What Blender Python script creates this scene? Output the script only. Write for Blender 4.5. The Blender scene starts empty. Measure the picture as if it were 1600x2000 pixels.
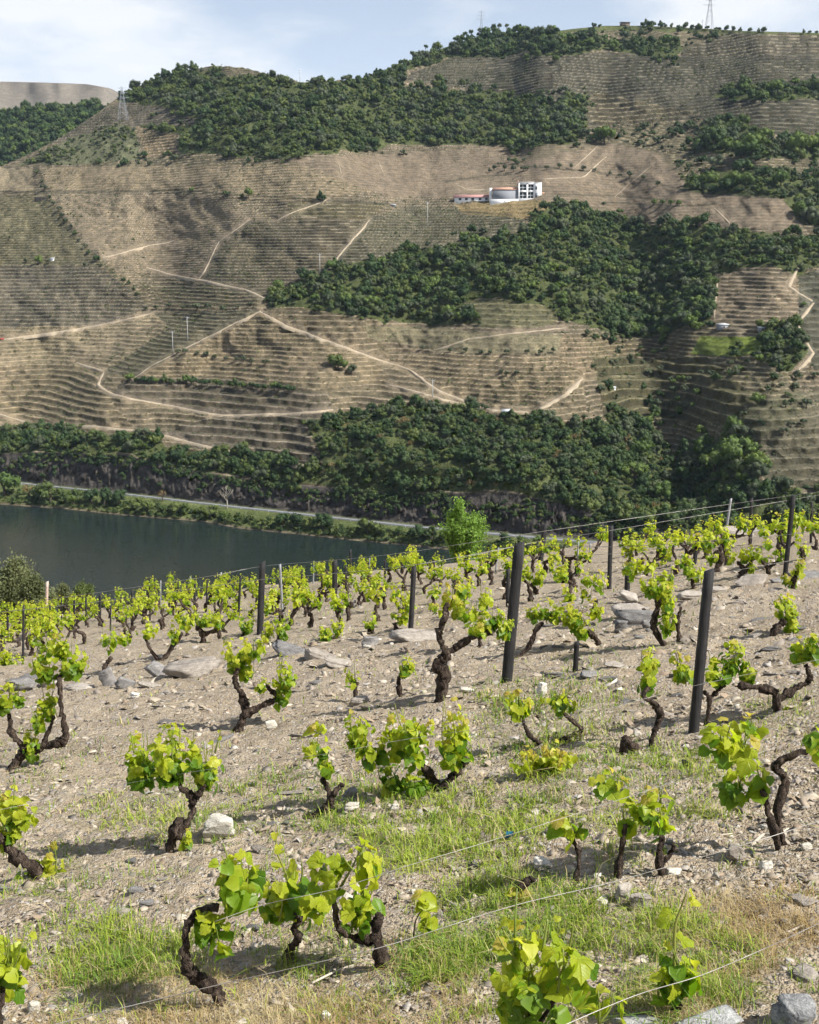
import bpy, math, random
import numpy as np
from mathutils import Vector, Matrix

SC = bpy.context.scene
COL = SC.collection
rng = np.random.default_rng(11)
random.seed(11)

# ------------------------------------------------------------------ camera
FPX = 2200.0                      # focal length in pixels of a 1600 px wide frame
PITCH = math.atan(450.0 / FPX)    # looking a little down into the valley
CAMZ = 100.0                      # metres above the river
cam_d = bpy.data.cameras.new('camera')
cam_d.sensor_fit = 'HORIZONTAL'; cam_d.sensor_width = 36.0
cam_d.lens = FPX / 1600.0 * 36.0
cam_d.clip_start = 0.1; cam_d.clip_end = 20000.0
cam = bpy.data.objects.new('camera', cam_d); COL.objects.link(cam)
cam.location = (0, 0, CAMZ)
cam.rotation_euler = (math.pi / 2 - PITCH, 0, 0)
SC.camera = cam

# ------------------------------------------------------------------ sun and sky
SUN_EL = math.radians(46.0)
SUN_AZ = math.radians(114.0)      # clockwise from +Y: from the right and a little behind the camera
sun_vec = Vector((math.sin(SUN_AZ) * math.cos(SUN_EL), math.cos(SUN_AZ) * math.cos(SUN_EL), math.sin(SUN_EL)))
sun_d = bpy.data.lights.new('sun', 'SUN')
sun_d.energy = 5.0; sun_d.angle = math.radians(0.5); sun_d.color = (1.0, 0.965, 0.90)
sun = bpy.data.objects.new('sun', sun_d); COL.objects.link(sun)
sun.location = (60, -40, 200)
sun.rotation_euler = (-sun_vec).to_track_quat('-Z', 'Y').to_euler()

world = bpy.data.worlds.new('World'); SC.world = world
world.use_nodes = True
wn = world.node_tree; wn.nodes.clear()
def wnode(t, **k):
    n = wn.nodes.new(t)
    for a, b in k.items(): setattr(n, a, b)
    return n
sky = wnode('ShaderNodeTexSky'); sky.sky_type = 'NISHITA'; sky.sun_disc = False
sky.sun_elevation = SUN_EL; sky.sun_rotation = SUN_AZ
sky.air_density = 1.0; sky.dust_density = 1.6; sky.ozone_density = 1.2; sky.altitude = 200
bg_sky = wnode('ShaderNodeBackground'); bg_sky.inputs['Strength'].default_value = 0.068
bg_cl = wnode('ShaderNodeBackground'); bg_cl.inputs['Strength'].default_value = 0.72
tcw = wnode('ShaderNodeTexCoord'); sep = wnode('ShaderNodeSeparateXYZ')
wn.links.new(tcw.outputs['Generated'], sep.inputs[0])
def wmath(op, a, b=None):
    n = wnode('ShaderNodeMath', operation=op)
    for i, v in enumerate((a, b)):
        if v is None: continue
        if isinstance(v, (int, float)): n.inputs[i].default_value = v
        else: wn.links.new(v, n.inputs[i])
    return n.outputs[0]
den = wmath('ADD', wmath('MAXIMUM', sep.outputs['Z'], 0.0), 0.16)   # clouds lie on a sheet overhead
cx = wmath('DIVIDE', sep.outputs['X'], den); cy = wmath('DIVIDE', sep.outputs['Y'], den)
comb = wnode('ShaderNodeCombineXYZ'); wn.links.new(cx, comb.inputs[0]); wn.links.new(cy, comb.inputs[1])
mapc = wnode('ShaderNodeMapping'); mapc.inputs['Location'].default_value = (7.14, 16.33, 0.3)
wn.links.new(comb.outputs[0], mapc.inputs[0])
nz = wnode('ShaderNodeTexNoise'); nz.inputs['Scale'].default_value = 0.95; nz.inputs['Detail'].default_value = 9; nz.inputs['Roughness'].default_value = 0.56
wn.links.new(mapc.outputs[0], nz.inputs['Vector'])
rmp = wnode('ShaderNodeValToRGB'); rmp.color_ramp.elements[0].position = 0.45; rmp.color_ramp.elements[1].position = 0.57
wn.links.new(nz.outputs['Fac'], rmp.inputs[0])
nz2 = wnode('ShaderNodeTexNoise'); nz2.inputs['Scale'].default_value = 1.9; nz2.inputs['Detail'].default_value = 6
wn.links.new(mapc.outputs[0], nz2.inputs['Vector'])
rmp2 = wnode('ShaderNodeValToRGB')
rmp2.color_ramp.elements[0].position = 0.35; rmp2.color_ramp.elements[0].color = (0.74, 0.79, 0.87, 1)
rmp2.color_ramp.elements[1].position = 0.62; rmp2.color_ramp.elements[1].color = (1.0, 0.99, 0.975, 1)
wn.links.new(nz2.outputs['Fac'], rmp2.inputs[0]); wn.links.new(rmp2.outputs[0], bg_cl.inputs['Color'])
wmix = wnode('ShaderNodeMixShader'); wout = wnode('ShaderNodeOutputWorld')
hz = wnode('ShaderNodeMixRGB'); hz.inputs[2].default_value = (9.4, 10.5, 12.2, 1)   # pale veil of air towards the horizon
low = wmath('POWER', wmath('SUBTRACT', 1.0, wmath('MAXIMUM', sep.outputs['Z'], 0.0)), 3.0)
wn.links.new(wmath('MULTIPLY', low, 0.85), hz.inputs['Fac'])
wn.links.new(sky.outputs[0], hz.inputs[1]); wn.links.new(hz.outputs[0], bg_sky.inputs['Color'])
cmask = wmath('MULTIPLY', rmp.outputs[0], wmath('ADD', 0.25, wmath('MULTIPLY', low, 0.75)))
wn.links.new(cmask, wmix.inputs[0]); wn.links.new(bg_sky.outputs[0], wmix.inputs[1]); wn.links.new(bg_cl.outputs[0], wmix.inputs[2])
wn.links.new(wmix.outputs[0], wout.inputs['Surface'])

SC.view_settings.view_transform = 'Standard'; SC.view_settings.look = 'None'
SC.view_settings.exposure = 0.68; SC.view_settings.gamma = 1.0; SC.view_settings.use_curve_mapping = False
SC.render.engine = 'CYCLES'
SC.cycles.use_denoising = True
SC.cycles.max_bounces = 4; SC.cycles.diffuse_bounces = 2; SC.cycles.glossy_bounces = 2; SC.cycles.transmission_bounces = 3; SC.cycles.transparent_max_bounces = 4
SC.cycles.use_adaptive_sampling = True; SC.cycles.adaptive_threshold = 0.03; SC.cycles.adaptive_min_samples = 12
SC.cycles.volume_bounces = 0

# ------------------------------------------------------------------ helpers
def tag(o, label=None, cat=None, group=None, kind=None):
    if label: o['label'] = label
    if cat: o['category'] = cat
    if group: o['group'] = group
    if kind: o['kind'] = kind
    return o
def mesh_np(name, V, F, mat=None, smooth=False):
    """V (n,3) array; F an (m,k) array or a list of such arrays."""
    V = np.asarray(V, dtype=np.float32)
    Fs = F if isinstance(F, list) else [F]
    Fs = [np.asarray(f, dtype=np.int32) for f in Fs if len(f)]
    me = bpy.data.meshes.new(name)
    me.vertices.add(len(V)); me.vertices.foreach_set('co', V.ravel())
    nl = sum(f.size for f in Fs); npoly = sum(len(f) for f in Fs)
    me.loops.add(nl); me.loops.foreach_set('vertex_index', np.concatenate([f.ravel() for f in Fs]))
    tot = np.concatenate([np.full(len(f), f.shape[1], dtype=np.int32) for f in Fs])
    st = np.concatenate([[0], np.cumsum(tot)[:-1]]).astype(np.int32)
    me.polygons.add(npoly); me.polygons.foreach_set('loop_start', st); me.polygons.foreach_set('loop_total', tot)
    if smooth: me.polygons.foreach_set('use_smooth', np.ones(npoly, dtype=bool))
    me.update(calc_edges=True); me.validate()
    if mat: me.materials.append(mat)
    return me
def link(name, me, parent=None, loc=None):
    o = bpy.data.objects.new(name, me); COL.objects.link(o)
    if parent is not None: o.parent = parent
    if loc is not None: o.location = loc
    return o
def empty(name, loc):
    o = bpy.data.objects.new(name, None); o.empty_display_size = 0.2; COL.objects.link(o); o.location = loc
    return o
def attr_f(me, name, arr, typ='FLOAT'):
    a = me.attributes.new(name, typ, 'POINT')
    if typ == 'FLOAT': a.data.foreach_set('value', np.asarray(arr, dtype=np.float32).ravel())
    else:
        c = np.ones((len(arr), 4), dtype=np.float32); c[:, :3] = arr
        a.data.foreach_set('color', c.ravel())
def hash2(ix, iy, s):
    h = (ix.astype(np.int64) * 374761393 + iy.astype(np.int64) * 668265263 + s * 1442695041) & 0x7fffffff
    h = ((h ^ (h >> 13)) * 1274126177) & 0x7fffffff
    return ((h ^ (h >> 16)) & 0xffff) / 65535.0
def vnoise(x, y, s=0):
    x = np.asarray(x, float); y = np.asarray(y, float)
    ix = np.floor(x); iy = np.floor(y); fx = x - ix; fy = y - iy
    fx = fx * fx * (3 - 2 * fx); fy = fy * fy * (3 - 2 * fy)
    a = hash2(ix, iy, s); b = hash2(ix + 1, iy, s); c = hash2(ix, iy + 1, s); d = hash2(ix + 1, iy + 1, s)
    return (a * (1 - fx) + b * fx) * (1 - fy) + (c * (1 - fx) + d * fx) * fy * 1.0
def fbm(x, y, o=4, s=0):
    t = 0.0; a = 0.5; n = 0.0
    for i in range(o):
        t = t + a * (vnoise(x, y, s + i * 17) - 0.5); n += a; x = np.asarray(x) * 2.03 + 3.1; y = np.asarray(y) * 2.03 + 7.7; a *= 0.5
    return t / n * 2.0          # about -1..1
def inpoly(px, py, poly):
    px = np.asarray(px, float); py = np.asarray(py, float)
    xs = [p[0] for p in poly]; ys = [p[1] for p in poly]
    bb = (px >= min(xs)) & (px <= max(xs)) & (py >= min(ys)) & (py <= max(ys))
    full = np.zeros(px.shape, bool)
    if not bb.any(): return full
    px = px[bb]; py = py[bb]
    r = np.zeros(px.shape, bool); n = len(poly); j = n - 1
    for i in range(n):
        xi, yi = poly[i]; xj, yj = poly[j]
        c = ((yi > py) != (yj > py)) & (px < (xj - xi) * (py - yi) / (yj - yi + 1e-12) + xi)
        r ^= c; j = i
    full[bb] = r
    return full
def dist_poly(px, py, pts, reach=40.0):
    """distance in pixels of points to a polyline"""
    px = np.asarray(px, float); py = np.asarray(py, float)
    xs = [p[0] for p in pts]; ys = [p[1] for p in pts]
    bb = (px >= min(xs) - reach) & (px <= max(xs) + reach) & (py >= min(ys) - reach) & (py <= max(ys) + reach)
    full = np.full(px.shape, 1e9)
    px = px[bb]; py = py[bb]
    d = np.full(px.shape, 1e9)
    for (x0, y0), (x1, y1) in zip(pts[:-1], pts[1:]):
        dx, dy = x1 - x0, y1 - y0; L = dx * dx + dy * dy + 1e-9
        t = np.clip(((px - x0) * dx + (py - y0) * dy) / L, 0, 1)
        d = np.minimum(d, np.hypot(px - x0 - t * dx, py - y0 - t * dy))
    full[bb] = d
    return full
CP, SP = math.cos(PITCH), math.sin(PITCH)
def ray(px, py):
    """survey ray of a picture point: (dX/dY, dZ/dY)"""
    a = (np.asarray(px, float) - 800.0) / FPX; b = (1000.0 - np.asarray(py, float)) / FPX
    den = CP + b * SP
    return a / den, (-SP + b * CP) / den

# ------------------------------------------------------------------ materials
class NT:
    def __init__(s, name):
        s.m = bpy.data.materials.new(name); s.m.use_nodes = True; s.t = s.m.node_tree; s.t.nodes.clear()
    def n(s, t, ins=None, **k):
        n = s.t.nodes.new(t)
        for a, b in k.items(): setattr(n, a, b)
        for a, b in (ins or {}).items(): s.set(n.inputs[a], b)
        return n
    def set(s, sock, v):
        if hasattr(v, 'is_linked') or isinstance(v, bpy.types.NodeSocket): s.t.links.new(v, sock)
        elif isinstance(v, (tuple, list)) and len(v) == 3 and sock.type == 'RGBA': sock.default_value = (*v, 1)
        else: sock.default_value = v
    def noise(s, scale, detail=4, rough=0.55, vec=None, dim='3D'):
        n = s.n('ShaderNodeTexNoise', {'Scale': scale, 'Detail': detail, 'Roughness': rough})
        if vec is not None: s.t.links.new(vec, n.inputs['Vector'])
        return n.outputs['Fac']
    def ramp(s, fac, stops, interp='LINEAR'):
        r = s.n('ShaderNodeValToRGB'); r.color_ramp.interpolation = interp
        e = r.color_ramp.elements
        while len(e) < len(stops): e.new(0.5)
        for x, (p, c) in zip(e, stops):
            x.position = p; x.color = (*c, 1) if len(c) == 3 else c
        s.t.links.new(fac, r.inputs[0]); return r.outputs[0]
    def mix(s, fac, a, b, typ='MIX'):
        m = s.n('ShaderNodeMixRGB', blend_type=typ)
        s.set(m.inputs[0], fac); s.set(m.inputs[1], a); s.set(m.inputs[2], b); return m.outputs[0]
    def math(s, op, a, b=0.0, clamp=False):
        m = s.n('ShaderNodeMath', operation=op); m.use_clamp = clamp
        s.set(m.inputs[0], a); s.set(m.inputs[1], b); return m.outputs[0]
    def attr(s, name): return s.n('ShaderNodeAttribute', attribute_name=name)
    def bump(s, h, strength=0.5, dist=0.02):
        b = s.n('ShaderNodeBump', {'Strength': strength, 'Distance': dist}); s.t.links.new(h, b.inputs['Height']); return b.outputs[0]
    def pbsdf(s, col, rough=0.8, spec=0.3, normal=None, metal=0.0):
        b = s.n('ShaderNodeBsdfPrincipled')
        s.set(b.inputs['Base Color'], col); s.set(b.inputs['Roughness'], rough)
        b.inputs['Specular IOR Level'].default_value = spec; b.inputs['Metallic'].default_value = metal
        if normal is not None: s.t.links.new(normal, b.inputs['Normal'])
        return b.outputs[0]
    def out(s, sh):
        o = s.n('ShaderNodeOutputMaterial'); s.t.links.new(sh, o.inputs['Surface']); return s.m
    def pos(s): return s.n('ShaderNodeNewGeometry').outputs['Position']
    def obj(s): return s.n('ShaderNodeTexCoord').outputs['Object']
    def rnd(s): return s.n('ShaderNodeObjectInfo').outputs['Random']
M = {}
def leafmat(name, stops, trans=0.48, tcol=1.9, rough=0.45, scale=14.0, spec=0.4, veins=False):
    t = NT(name); nrm = None
    r = t.rnd(); nz = t.noise(scale, 3, 0.6, t.pos())
    f = t.math('ADD', t.math('MULTIPLY', r, 0.6), t.math('MULTIPLY', nz, 0.4))
    c = t.ramp(f, stops)
    if veins:                                       # five main veins fan out from the stalk, side veins branch off them
        sx = t.n('ShaderNodeSeparateXYZ'); t.t.links.new(t.obj(), sx.inputs[0]); x, y = sx.outputs[0], t.math('SUBTRACT', sx.outputs[1], 0.06)
        ax = t.math('ABSOLUTE', x); d = None
        for a in (0.0, 0.72, 1.45):
            dd = t.math('ABSOLUTE', t.math('SUBTRACT', t.math('MULTIPLY', ax, math.cos(a)), t.math('MULTIPLY', y, math.sin(a))))
            d = dd if d is None else t.math('MINIMUM', d, dd)
        sd = t.math('ABSOLUTE', t.math('SINE', t.math('MULTIPLY', t.math('SUBTRACT', y, t.math('MULTIPLY', ax, 0.7)), 26.0)))
        vm = t.math('MAXIMUM', t.ramp(d, [(0.0, (1, 1, 1)), (0.035, (0, 0, 0))]), t.math('MULTIPLY', t.ramp(sd, [(0.0, (1, 1, 1)), (0.22, (0, 0, 0))]), 0.35))
        c = t.mix(t.math('MULTIPLY', vm, 0.38), c, t.mix(1.0, c, (1.5, 1.4, 2.2), 'MULTIPLY'))
        c = t.mix(t.math('MULTIPLY', t.noise(5.0, 4, 0.6, t.obj()), 0.28), c, t.mix(1.0, c, (0.55, 0.68, 0.6), 'MULTIPLY'))
        nrm = t.bump(t.math('MULTIPLY', vm, -1.0), 0.6, 0.012)
    p = t.pbsdf(c, rough, spec, nrm)
    tr = t.n('ShaderNodeBsdfTranslucent'); t.set(tr.inputs[0], t.mix(1.0, c, (tcol, tcol, tcol * 0.55), 'MULTIPLY'))
    m = t.n('ShaderNodeMixShader'); m.inputs[0].default_value = trans
    t.t.links.new(p, m.inputs[1]); t.t.links.new(tr.outputs[0], m.inputs[2])
    M[name] = t.out(m.outputs[0]); return M[name]
leafmat('leaf_green', [(0.15, (0.075, 0.165, 0.010)), (0.85, (0.20, 0.30, 0.018))], veins=True)
leafmat('leaf_bright', [(0.15, (0.26, 0.34, 0.018)), (0.85, (0.42, 0.45, 0.030))], veins=True)
leafmat('leaf_yellow', [(0.15, (0.38, 0.42, 0.035)), (0.85, (0.50, 0.49, 0.05))], veins=True)
leafmat('leaf_bronze', [(0.15, (0.40, 0.33, 0.05)), (0.85, (0.50, 0.42, 0.09))], veins=True)
leafmat('shoot_green', [(0.2, (0.14, 0.20, 0.03)), (0.8, (0.25, 0.26, 0.06))], 0.15)
def crownmat(name, stops, trans=0.22, scale=0.5):
    return leafmat(name, stops, trans, 1.3, 0.65, scale, 0.2)
crownmat('crown_oak', [(0.10, (0.024, 0.046, 0.017)), (0.5, (0.044, 0.078, 0.026)), (0.8, (0.085, 0.110, 0.040)), (0.95, (0.13, 0.115, 0.052))])
crownmat('crown_olive', [(0.15, (0.050, 0.068, 0.036)), (0.85, (0.105, 0.125, 0.070))])
crownmat('crown_lime', [(0.15, (0.065, 0.11, 0.028)), (0.85, (0.125, 0.17, 0.042))])
crownmat('crown_bush', [(0.2, (0.085, 0.10, 0.042)), (0.8, (0.15, 0.165, 0.075))], 0.3, 2.0)
crownmat('crown_bank', [(0.15, (0.055, 0.085, 0.022)), (0.85, (0.12, 0.15, 0.045))])
crownmat('crown_rust', [(0.2, (0.16, 0.11, 0.05)), (0.8, (0.24, 0.17, 0.08))])
crownmat('crown_poplar', [(0.2, (0.15, 0.26, 0.045)), (0.8, (0.27, 0.40, 0.08))], 0.35, 2.0)

t = NT('bark'); v = t.n('ShaderNodeMapping', {'Scale': (1, 1, 0.35)}); t.t.links.new(t.obj(), v.inputs[0])
h = t.noise(42, 6, 0.7, v.outputs[0]); h2 = t.noise(9, 3, 0.6, v.outputs[0])
c = t.ramp(t.math('ADD', t.math('MULTIPLY', h, 0.7), t.math('MULTIPLY', h2, 0.3)), [(0.36, (0.014, 0.010, 0.008)), (0.52, (0.070, 0.050, 0.038)), (0.70, (0.25, 0.195, 0.15))])
M['bark'] = t.out(t.pbsdf(c, 0.9, 0.2, t.bump(t.math('ADD', h, t.math('MULTIPLY', h2, 1.2)), 1.0, 0.05)))
t = NT('far_bark'); M['far_bark'] = t.out(t.pbsdf(t.ramp(t.noise(2, 3, 0.6, t.pos()), [(0.3, (0.05, 0.038, 0.028)), (0.7, (0.12, 0.095, 0.07))]), 0.9, 0.2))
t = NT('pale_bark'); M['pale_bark'] = t.out(t.pbsdf(t.ramp(t.noise(2, 3, 0.6, t.pos()), [(0.3, (0.28, 0.25, 0.20)), (0.7, (0.42, 0.38, 0.31))]), 0.9, 0.2))
t = NT('post_wood'); v = t.n('ShaderNodeMapping', {'Scale': (1, 1, 0.07)}); t.t.links.new(t.obj(), v.inputs[0])
h = t.noise(60, 5, 0.65, v.outputs[0]); h2 = t.noise(4, 3, 0.6, t.obj())
c = t.ramp(t.math('ADD', t.math('MULTIPLY', h, 0.6), t.math('MULTIPLY', h2, 0.4)), [(0.35, (0.013, 0.013, 0.014)), (0.58, (0.036, 0.034, 0.034)), (0.75, (0.10, 0.095, 0.09))])
M['post_wood'] = t.out(t.pbsdf(c, 0.75, 0.3, t.bump(h, 0.6, 0.01)))
t = NT('post_grey'); c = t.ramp(t.noise(20, 4, 0.6, t.obj()), [(0.3, (0.20, 0.20, 0.21)), (0.7, (0.36, 0.36, 0.36))]); M['post_grey'] = t.out(t.pbsdf(c, 0.6, 0.4))
t = NT('post_pale'); c = t.ramp(t.noise(8, 4, 0.6, t.obj()), [(0.3, (0.45, 0.30, 0.24)), (0.7, (0.62, 0.52, 0.45))]); M['post_pale'] = t.out(t.pbsdf(c, 0.8, 0.3))
t = NT('wire'); M['wire'] = t.out(t.pbsdf(t.ramp(t.noise(5, 3, 0.6, t.pos()), [(0.35, (0.17, 0.15, 0.13)), (0.65, (0.38, 0.36, 0.33))]), 0.45, 0.5, None, 0.35))

def stonemat(name, a, b, c3, sc=7.0):
    t = NT(name); o = t.obj(); r = t.rnd()
    v = t.n('ShaderNodeMapping', {'Scale': (1, 1, 2.6)}); t.t.links.new(o, v.inputs[0])
    n1 = t.noise(sc, 7, 0.65, v.outputs[0]); n2 = t.noise(sc * 7, 5, 0.7, v.outputs[0])
    f = t.math('ADD', t.math('ADD', t.math('MULTIPLY', n1, 0.55), t.math('MULTIPLY', n2, 0.30)), t.math('MULTIPLY', r, 0.15))
    c = t.ramp(f, [(0.32, a), (0.5, b), (0.68, c3)])
    M[name] = t.out(t.pbsdf(c, 0.85, 0.25, t.bump(t.math('ADD', n1, t.math('MULTIPLY', n2, 0.5)), 0.8, 0.04)))
stonemat('schist', (0.17, 0.145, 0.12), (0.34, 0.30, 0.255), (0.50, 0.46, 0.40))
stonemat('schist_dark', (0.10, 0.095, 0.092), (0.21, 0.20, 0.19), (0.36, 0.34, 0.315))
stonemat('pale_stone', (0.40, 0.36, 0.29), (0.62, 0.58, 0.50), (0.76, 0.73, 0.67))
stonemat('lichen_stone', (0.09, 0.09, 0.095), (0.40, 0.40, 0.39), (0.62, 0.62, 0.60), 11.0)

t = NT('shard'); a = t.attr('tint').outputs['Color']
nz = t.noise(35, 3, 0.6, t.pos())
M['shard'] = t.out(t.pbsdf(t.mix(t.math('MULTIPLY', nz, 0.6), a, (0.22, 0.185, 0.145)), 0.85, 0.25))
t = NT('blade'); a = t.attr('tint').outputs['Color']
p = t.pbsdf(a, 0.55, 0.3); tr = t.n('ShaderNodeBsdfTranslucent'); t.set(tr.inputs[0], a)
m = t.n('ShaderNodeMixShader'); m.inputs[0].default_value = 0.3; t.t.links.new(p, m.inputs[1]); t.t.links.new(tr.outputs[0], m.inputs[2])
M['blade'] = t.out(m.outputs[0])

t = NT('vineyard_soil'); P = t.pos()
n1 = t.noise(0.9, 6, 0.62, P); n2 = t.noise(9, 6, 0.65, P); n3 = t.noise(60, 4, 0.65, P)
vo = t.n('ShaderNodeTexVoronoi', {'Scale': 26.0, 'Randomness': 1.0}); t.t.links.new(P, vo.inputs['Vector'])
vo2 = t.n('ShaderNodeTexVoronoi', {'Scale': 75.0, 'Randomness': 1.0}); t.t.links.new(P, vo2.inputs['Vector'])
base = t.ramp(t.math('ADD', t.math('MULTIPLY', n1, 0.45), t.math('MULTIPLY', n2, 0.55)), [(0.32, (0.16, 0.120, 0.080)), (0.48, (0.335, 0.266, 0.184)), (0.68, (0.49, 0.41, 0.30))])
sepc = t.n('ShaderNodeSeparateColor'); t.t.links.new(vo.outputs['Color'], sepc.inputs[0])
peb = t.ramp(sepc.outputs[0], [(0.0, (0.20, 0.175, 0.15)), (0.45, (0.36, 0.315, 0.26)), (0.8, (0.43, 0.41, 0.38)), (1.0, (0.60, 0.57, 0.52))])
sel = t.math('GREATER_THAN', sepc.outputs[1], 0.45)
sel = t.math('MULTIPLY', sel, t.math('LESS_THAN', vo.outputs['Distance'], 0.52))
c = t.mix(t.math('MULTIPLY', sel, 0.75), base, peb)
c = t.mix(t.math('MULTIPLY', t.ramp(n3, [(0.35, (0, 0, 0)), (0.62, (1, 1, 1))]), 0.22), c, (0.55, 0.46, 0.35))
gr = t.attr('green').outputs['Fac']; gn = t.noise(14, 5, 0.7, P)
gf = t.math('MULTIPLY', gr, t.ramp(gn, [(0.42, (0, 0, 0)), (0.62, (1, 1, 1))]))
c = t.mix(t.math('MULTIPLY', gf, 0.6), c, (0.13, 0.155, 0.045))
hh = t.math('ADD', t.math('MULTIPLY', t.math('SUBTRACT', 1.0, vo.outputs['Distance']), t.math('ADD', t.math('MULTIPLY', sel, 0.8), 0.15)), t.math('ADD', t.math('MULTIPLY', t.math('SUBTRACT', 1.0, vo2.outputs['Distance']), 0.28), t.math('MULTIPLY', n2, 1.0)))
M['soil'] = t.out(t.pbsdf(c, 0.95, 0.12, t.bump(hh, 1.0, 0.05)))

t = NT('valley_side'); P = t.pos(); a = t.attr('cover').outputs['Color']
n1 = t.noise(0.02, 6, 0.6, P); n2 = t.noise(0.22, 6, 0.7, P); n3 = t.noise(1.1, 3, 0.7, P)
f = t.math('ADD', t.math('ADD', t.math('MULTIPLY', n1, 0.15), t.math('MULTIPLY', n2, 0.5)), t.math('MULTIPLY', n3, 0.35))
c = t.mix(1.0, a, t.ramp(f, [(0.36, (0.45, 0.48, 0.46)), (0.5, (0.92, 0.93, 0.92)), (0.64, (1.55, 1.50, 1.42))]), 'MULTIPLY')
M['valley_side'] = t.out(t.pbsdf(c, 0.95, 0.1, t.bump(t.math('ADD', n2, t.math('MULTIPLY', n3, 0.5)), 1.0, 1.1)))
t = NT('track'); P = t.pos()
M['track'] = t.out(t.pbsdf(t.ramp(t.noise(0.35, 5, 0.65, P), [(0.3, (0.27, 0.22, 0.155)), (0.7, (0.40, 0.335, 0.245))]), 0.95, 0.1))
t = NT('asphalt'); M['asphalt'] = t.out(t.pbsdf(t.ramp(t.noise(0.5, 5, 0.6, t.pos()), [(0.3, (0.13, 0.13, 0.135)), (0.7, (0.19, 0.19, 0.195))]), 0.8, 0.3))
t = NT('river_water'); P = t.pos()
v = t.n('ShaderNodeMapping', {'Rotation': (0, 0, 0.35), 'Scale': (0.35, 1.0, 1.0)}); t.t.links.new(P, v.inputs[0])
w1 = t.noise(0.55, 4, 0.6, v.outputs[0]); w2 = t.noise(0.06, 3, 0.5, v.outputs[0]); w3 = t.noise(0.012, 3, 0.5, P)
b = t.n('ShaderNodeBsdfPrincipled', {'Base Color': (0.012, 0.020, 0.019), 'Roughness': 0.07, 'IOR': 1.33})
bm = t.n('ShaderNodeBump', {'Distance': 0.55}); t.set(bm.inputs['Strength'], t.math('ADD', 0.10, t.math('MULTIPLY', w3, 0.40)))
t.t.links.new(t.math('ADD', w1, t.math('MULTIPLY', w2, 1.6)), bm.inputs['Height']); t.t.links.new(bm.outputs[0], b.inputs['Normal'])
M['river_water'] = t.out(b.outputs[0])
def plain(name, col, rough=0.7, spec=0.3, var=0.12, sc=1.5, metal=0):
    t = NT(name); k = t.noise(sc, 4, 0.6, t.pos())
    c = t.ramp(k, [(0.3, tuple(x * (1 - var) for x in col)), (0.7, tuple(min(1, x * (1 + var)) for x in col))])
    M[name] = t.out(t.pbsdf(c, rough, spec, None, metal))
plain('white_render', (0.80, 0.80, 0.79), 0.7, 0.3, 0.05)
plain('house_stone', (0.235, 0.245, 0.265), 0.9, 0.2, 0.07, 1.2)
plain('terracotta', (0.43, 0.25, 0.18), 0.8, 0.2, 0.2, 0.9)
plain('red_roof', (0.40, 0.22, 0.20), 0.8, 0.2, 0.2, 0.9)
plain('hut_stone', (0.16, 0.13, 0.105), 0.9, 0.2, 0.3, 1.2)
plain('tin', (0.55, 0.57, 0.60), 0.5, 0.4, 0.1)
plain('glass', (0.03, 0.05, 0.065), 0.08, 0.6, 0.1)
plain('galvanised', (0.50, 0.52, 0.55), 0.5, 0.5, 0.1, 0.5)
plain('pylon_steel', (0.30, 0.32, 0.35), 0.5, 0.4, 0.1)
plain('concrete_pole', (0.44, 0.44, 0.43), 0.8, 0.2, 0.1)
plain('red_paint', (0.45, 0.05, 0.03), 0.5, 0.4)
plain('dry_twig', (0.48, 0.42, 0.34), 0.9, 0.2, 0.2, 20)
plain('blue_plastic', (0.02, 0.13, 0.22), 0.4, 0.4, 0.2, 30)
# ------------------------------------------------------------------ the vineyard slope we stand on
GA, GB, GH = 0.203, 0.158, 2.5
def brow(X, Y):
    r = np.asarray(X, float) / np.maximum(np.asarray(Y, float), 6.0)
    return 46.0 + np.where(r < 0, -r * 20.0, -r * 28.0) * 1.0
def ground_z(X, Y):
    X = np.asarray(X, float); Y = np.asarray(Y, float)
    z = CAMZ - GH - GA * Y + GB * X
    z = z + 0.10 * fbm(X * 0.45, Y * 0.45, 3, 5) * np.clip(Y / 6, 0.4, 2.0) + 0.035 * fbm(X * 1.9, Y * 1.9, 3, 9)
    s = np.maximum(0.0, Y - brow(X, Y))
    z = z - 0.48 * s * s / (s + 9.0)
    return np.maximum(z, -4.0)
def ground_at(px, py):
    """where the survey ray of a picture point meets the vineyard slope"""
    a, b = ray(px, py); a = float(a); b = float(b)
    lo, hi = 1.0, 1.0
    while hi < 140:
        hi = lo * 1.03 + 0.02
        if CAMZ + b * hi < float(ground_z(a * hi, hi)): break
        lo = hi
    for _ in range(22):
        m = 0.5 * (lo + hi)
        if CAMZ + b * m < float(ground_z(a * m, m)): hi = m
        else: lo = m
    return np.array([a * hi, hi, CAMZ + b * hi])
def at_depth(px, py, Y):
    a, b = ray(px, py); return np.array([float(a) * Y, Y, CAMZ + float(b) * Y])
def project(X, Y, Z):
    X = np.asarray(X, float); Y = np.asarray(Y, float); Z = np.asarray(Z, float) - CAMZ
    d = Y * CP - Z * SP; u = Y * SP + Z * CP
    return 800 + FPX * X / d, 1000 - FPX * u / d

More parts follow.
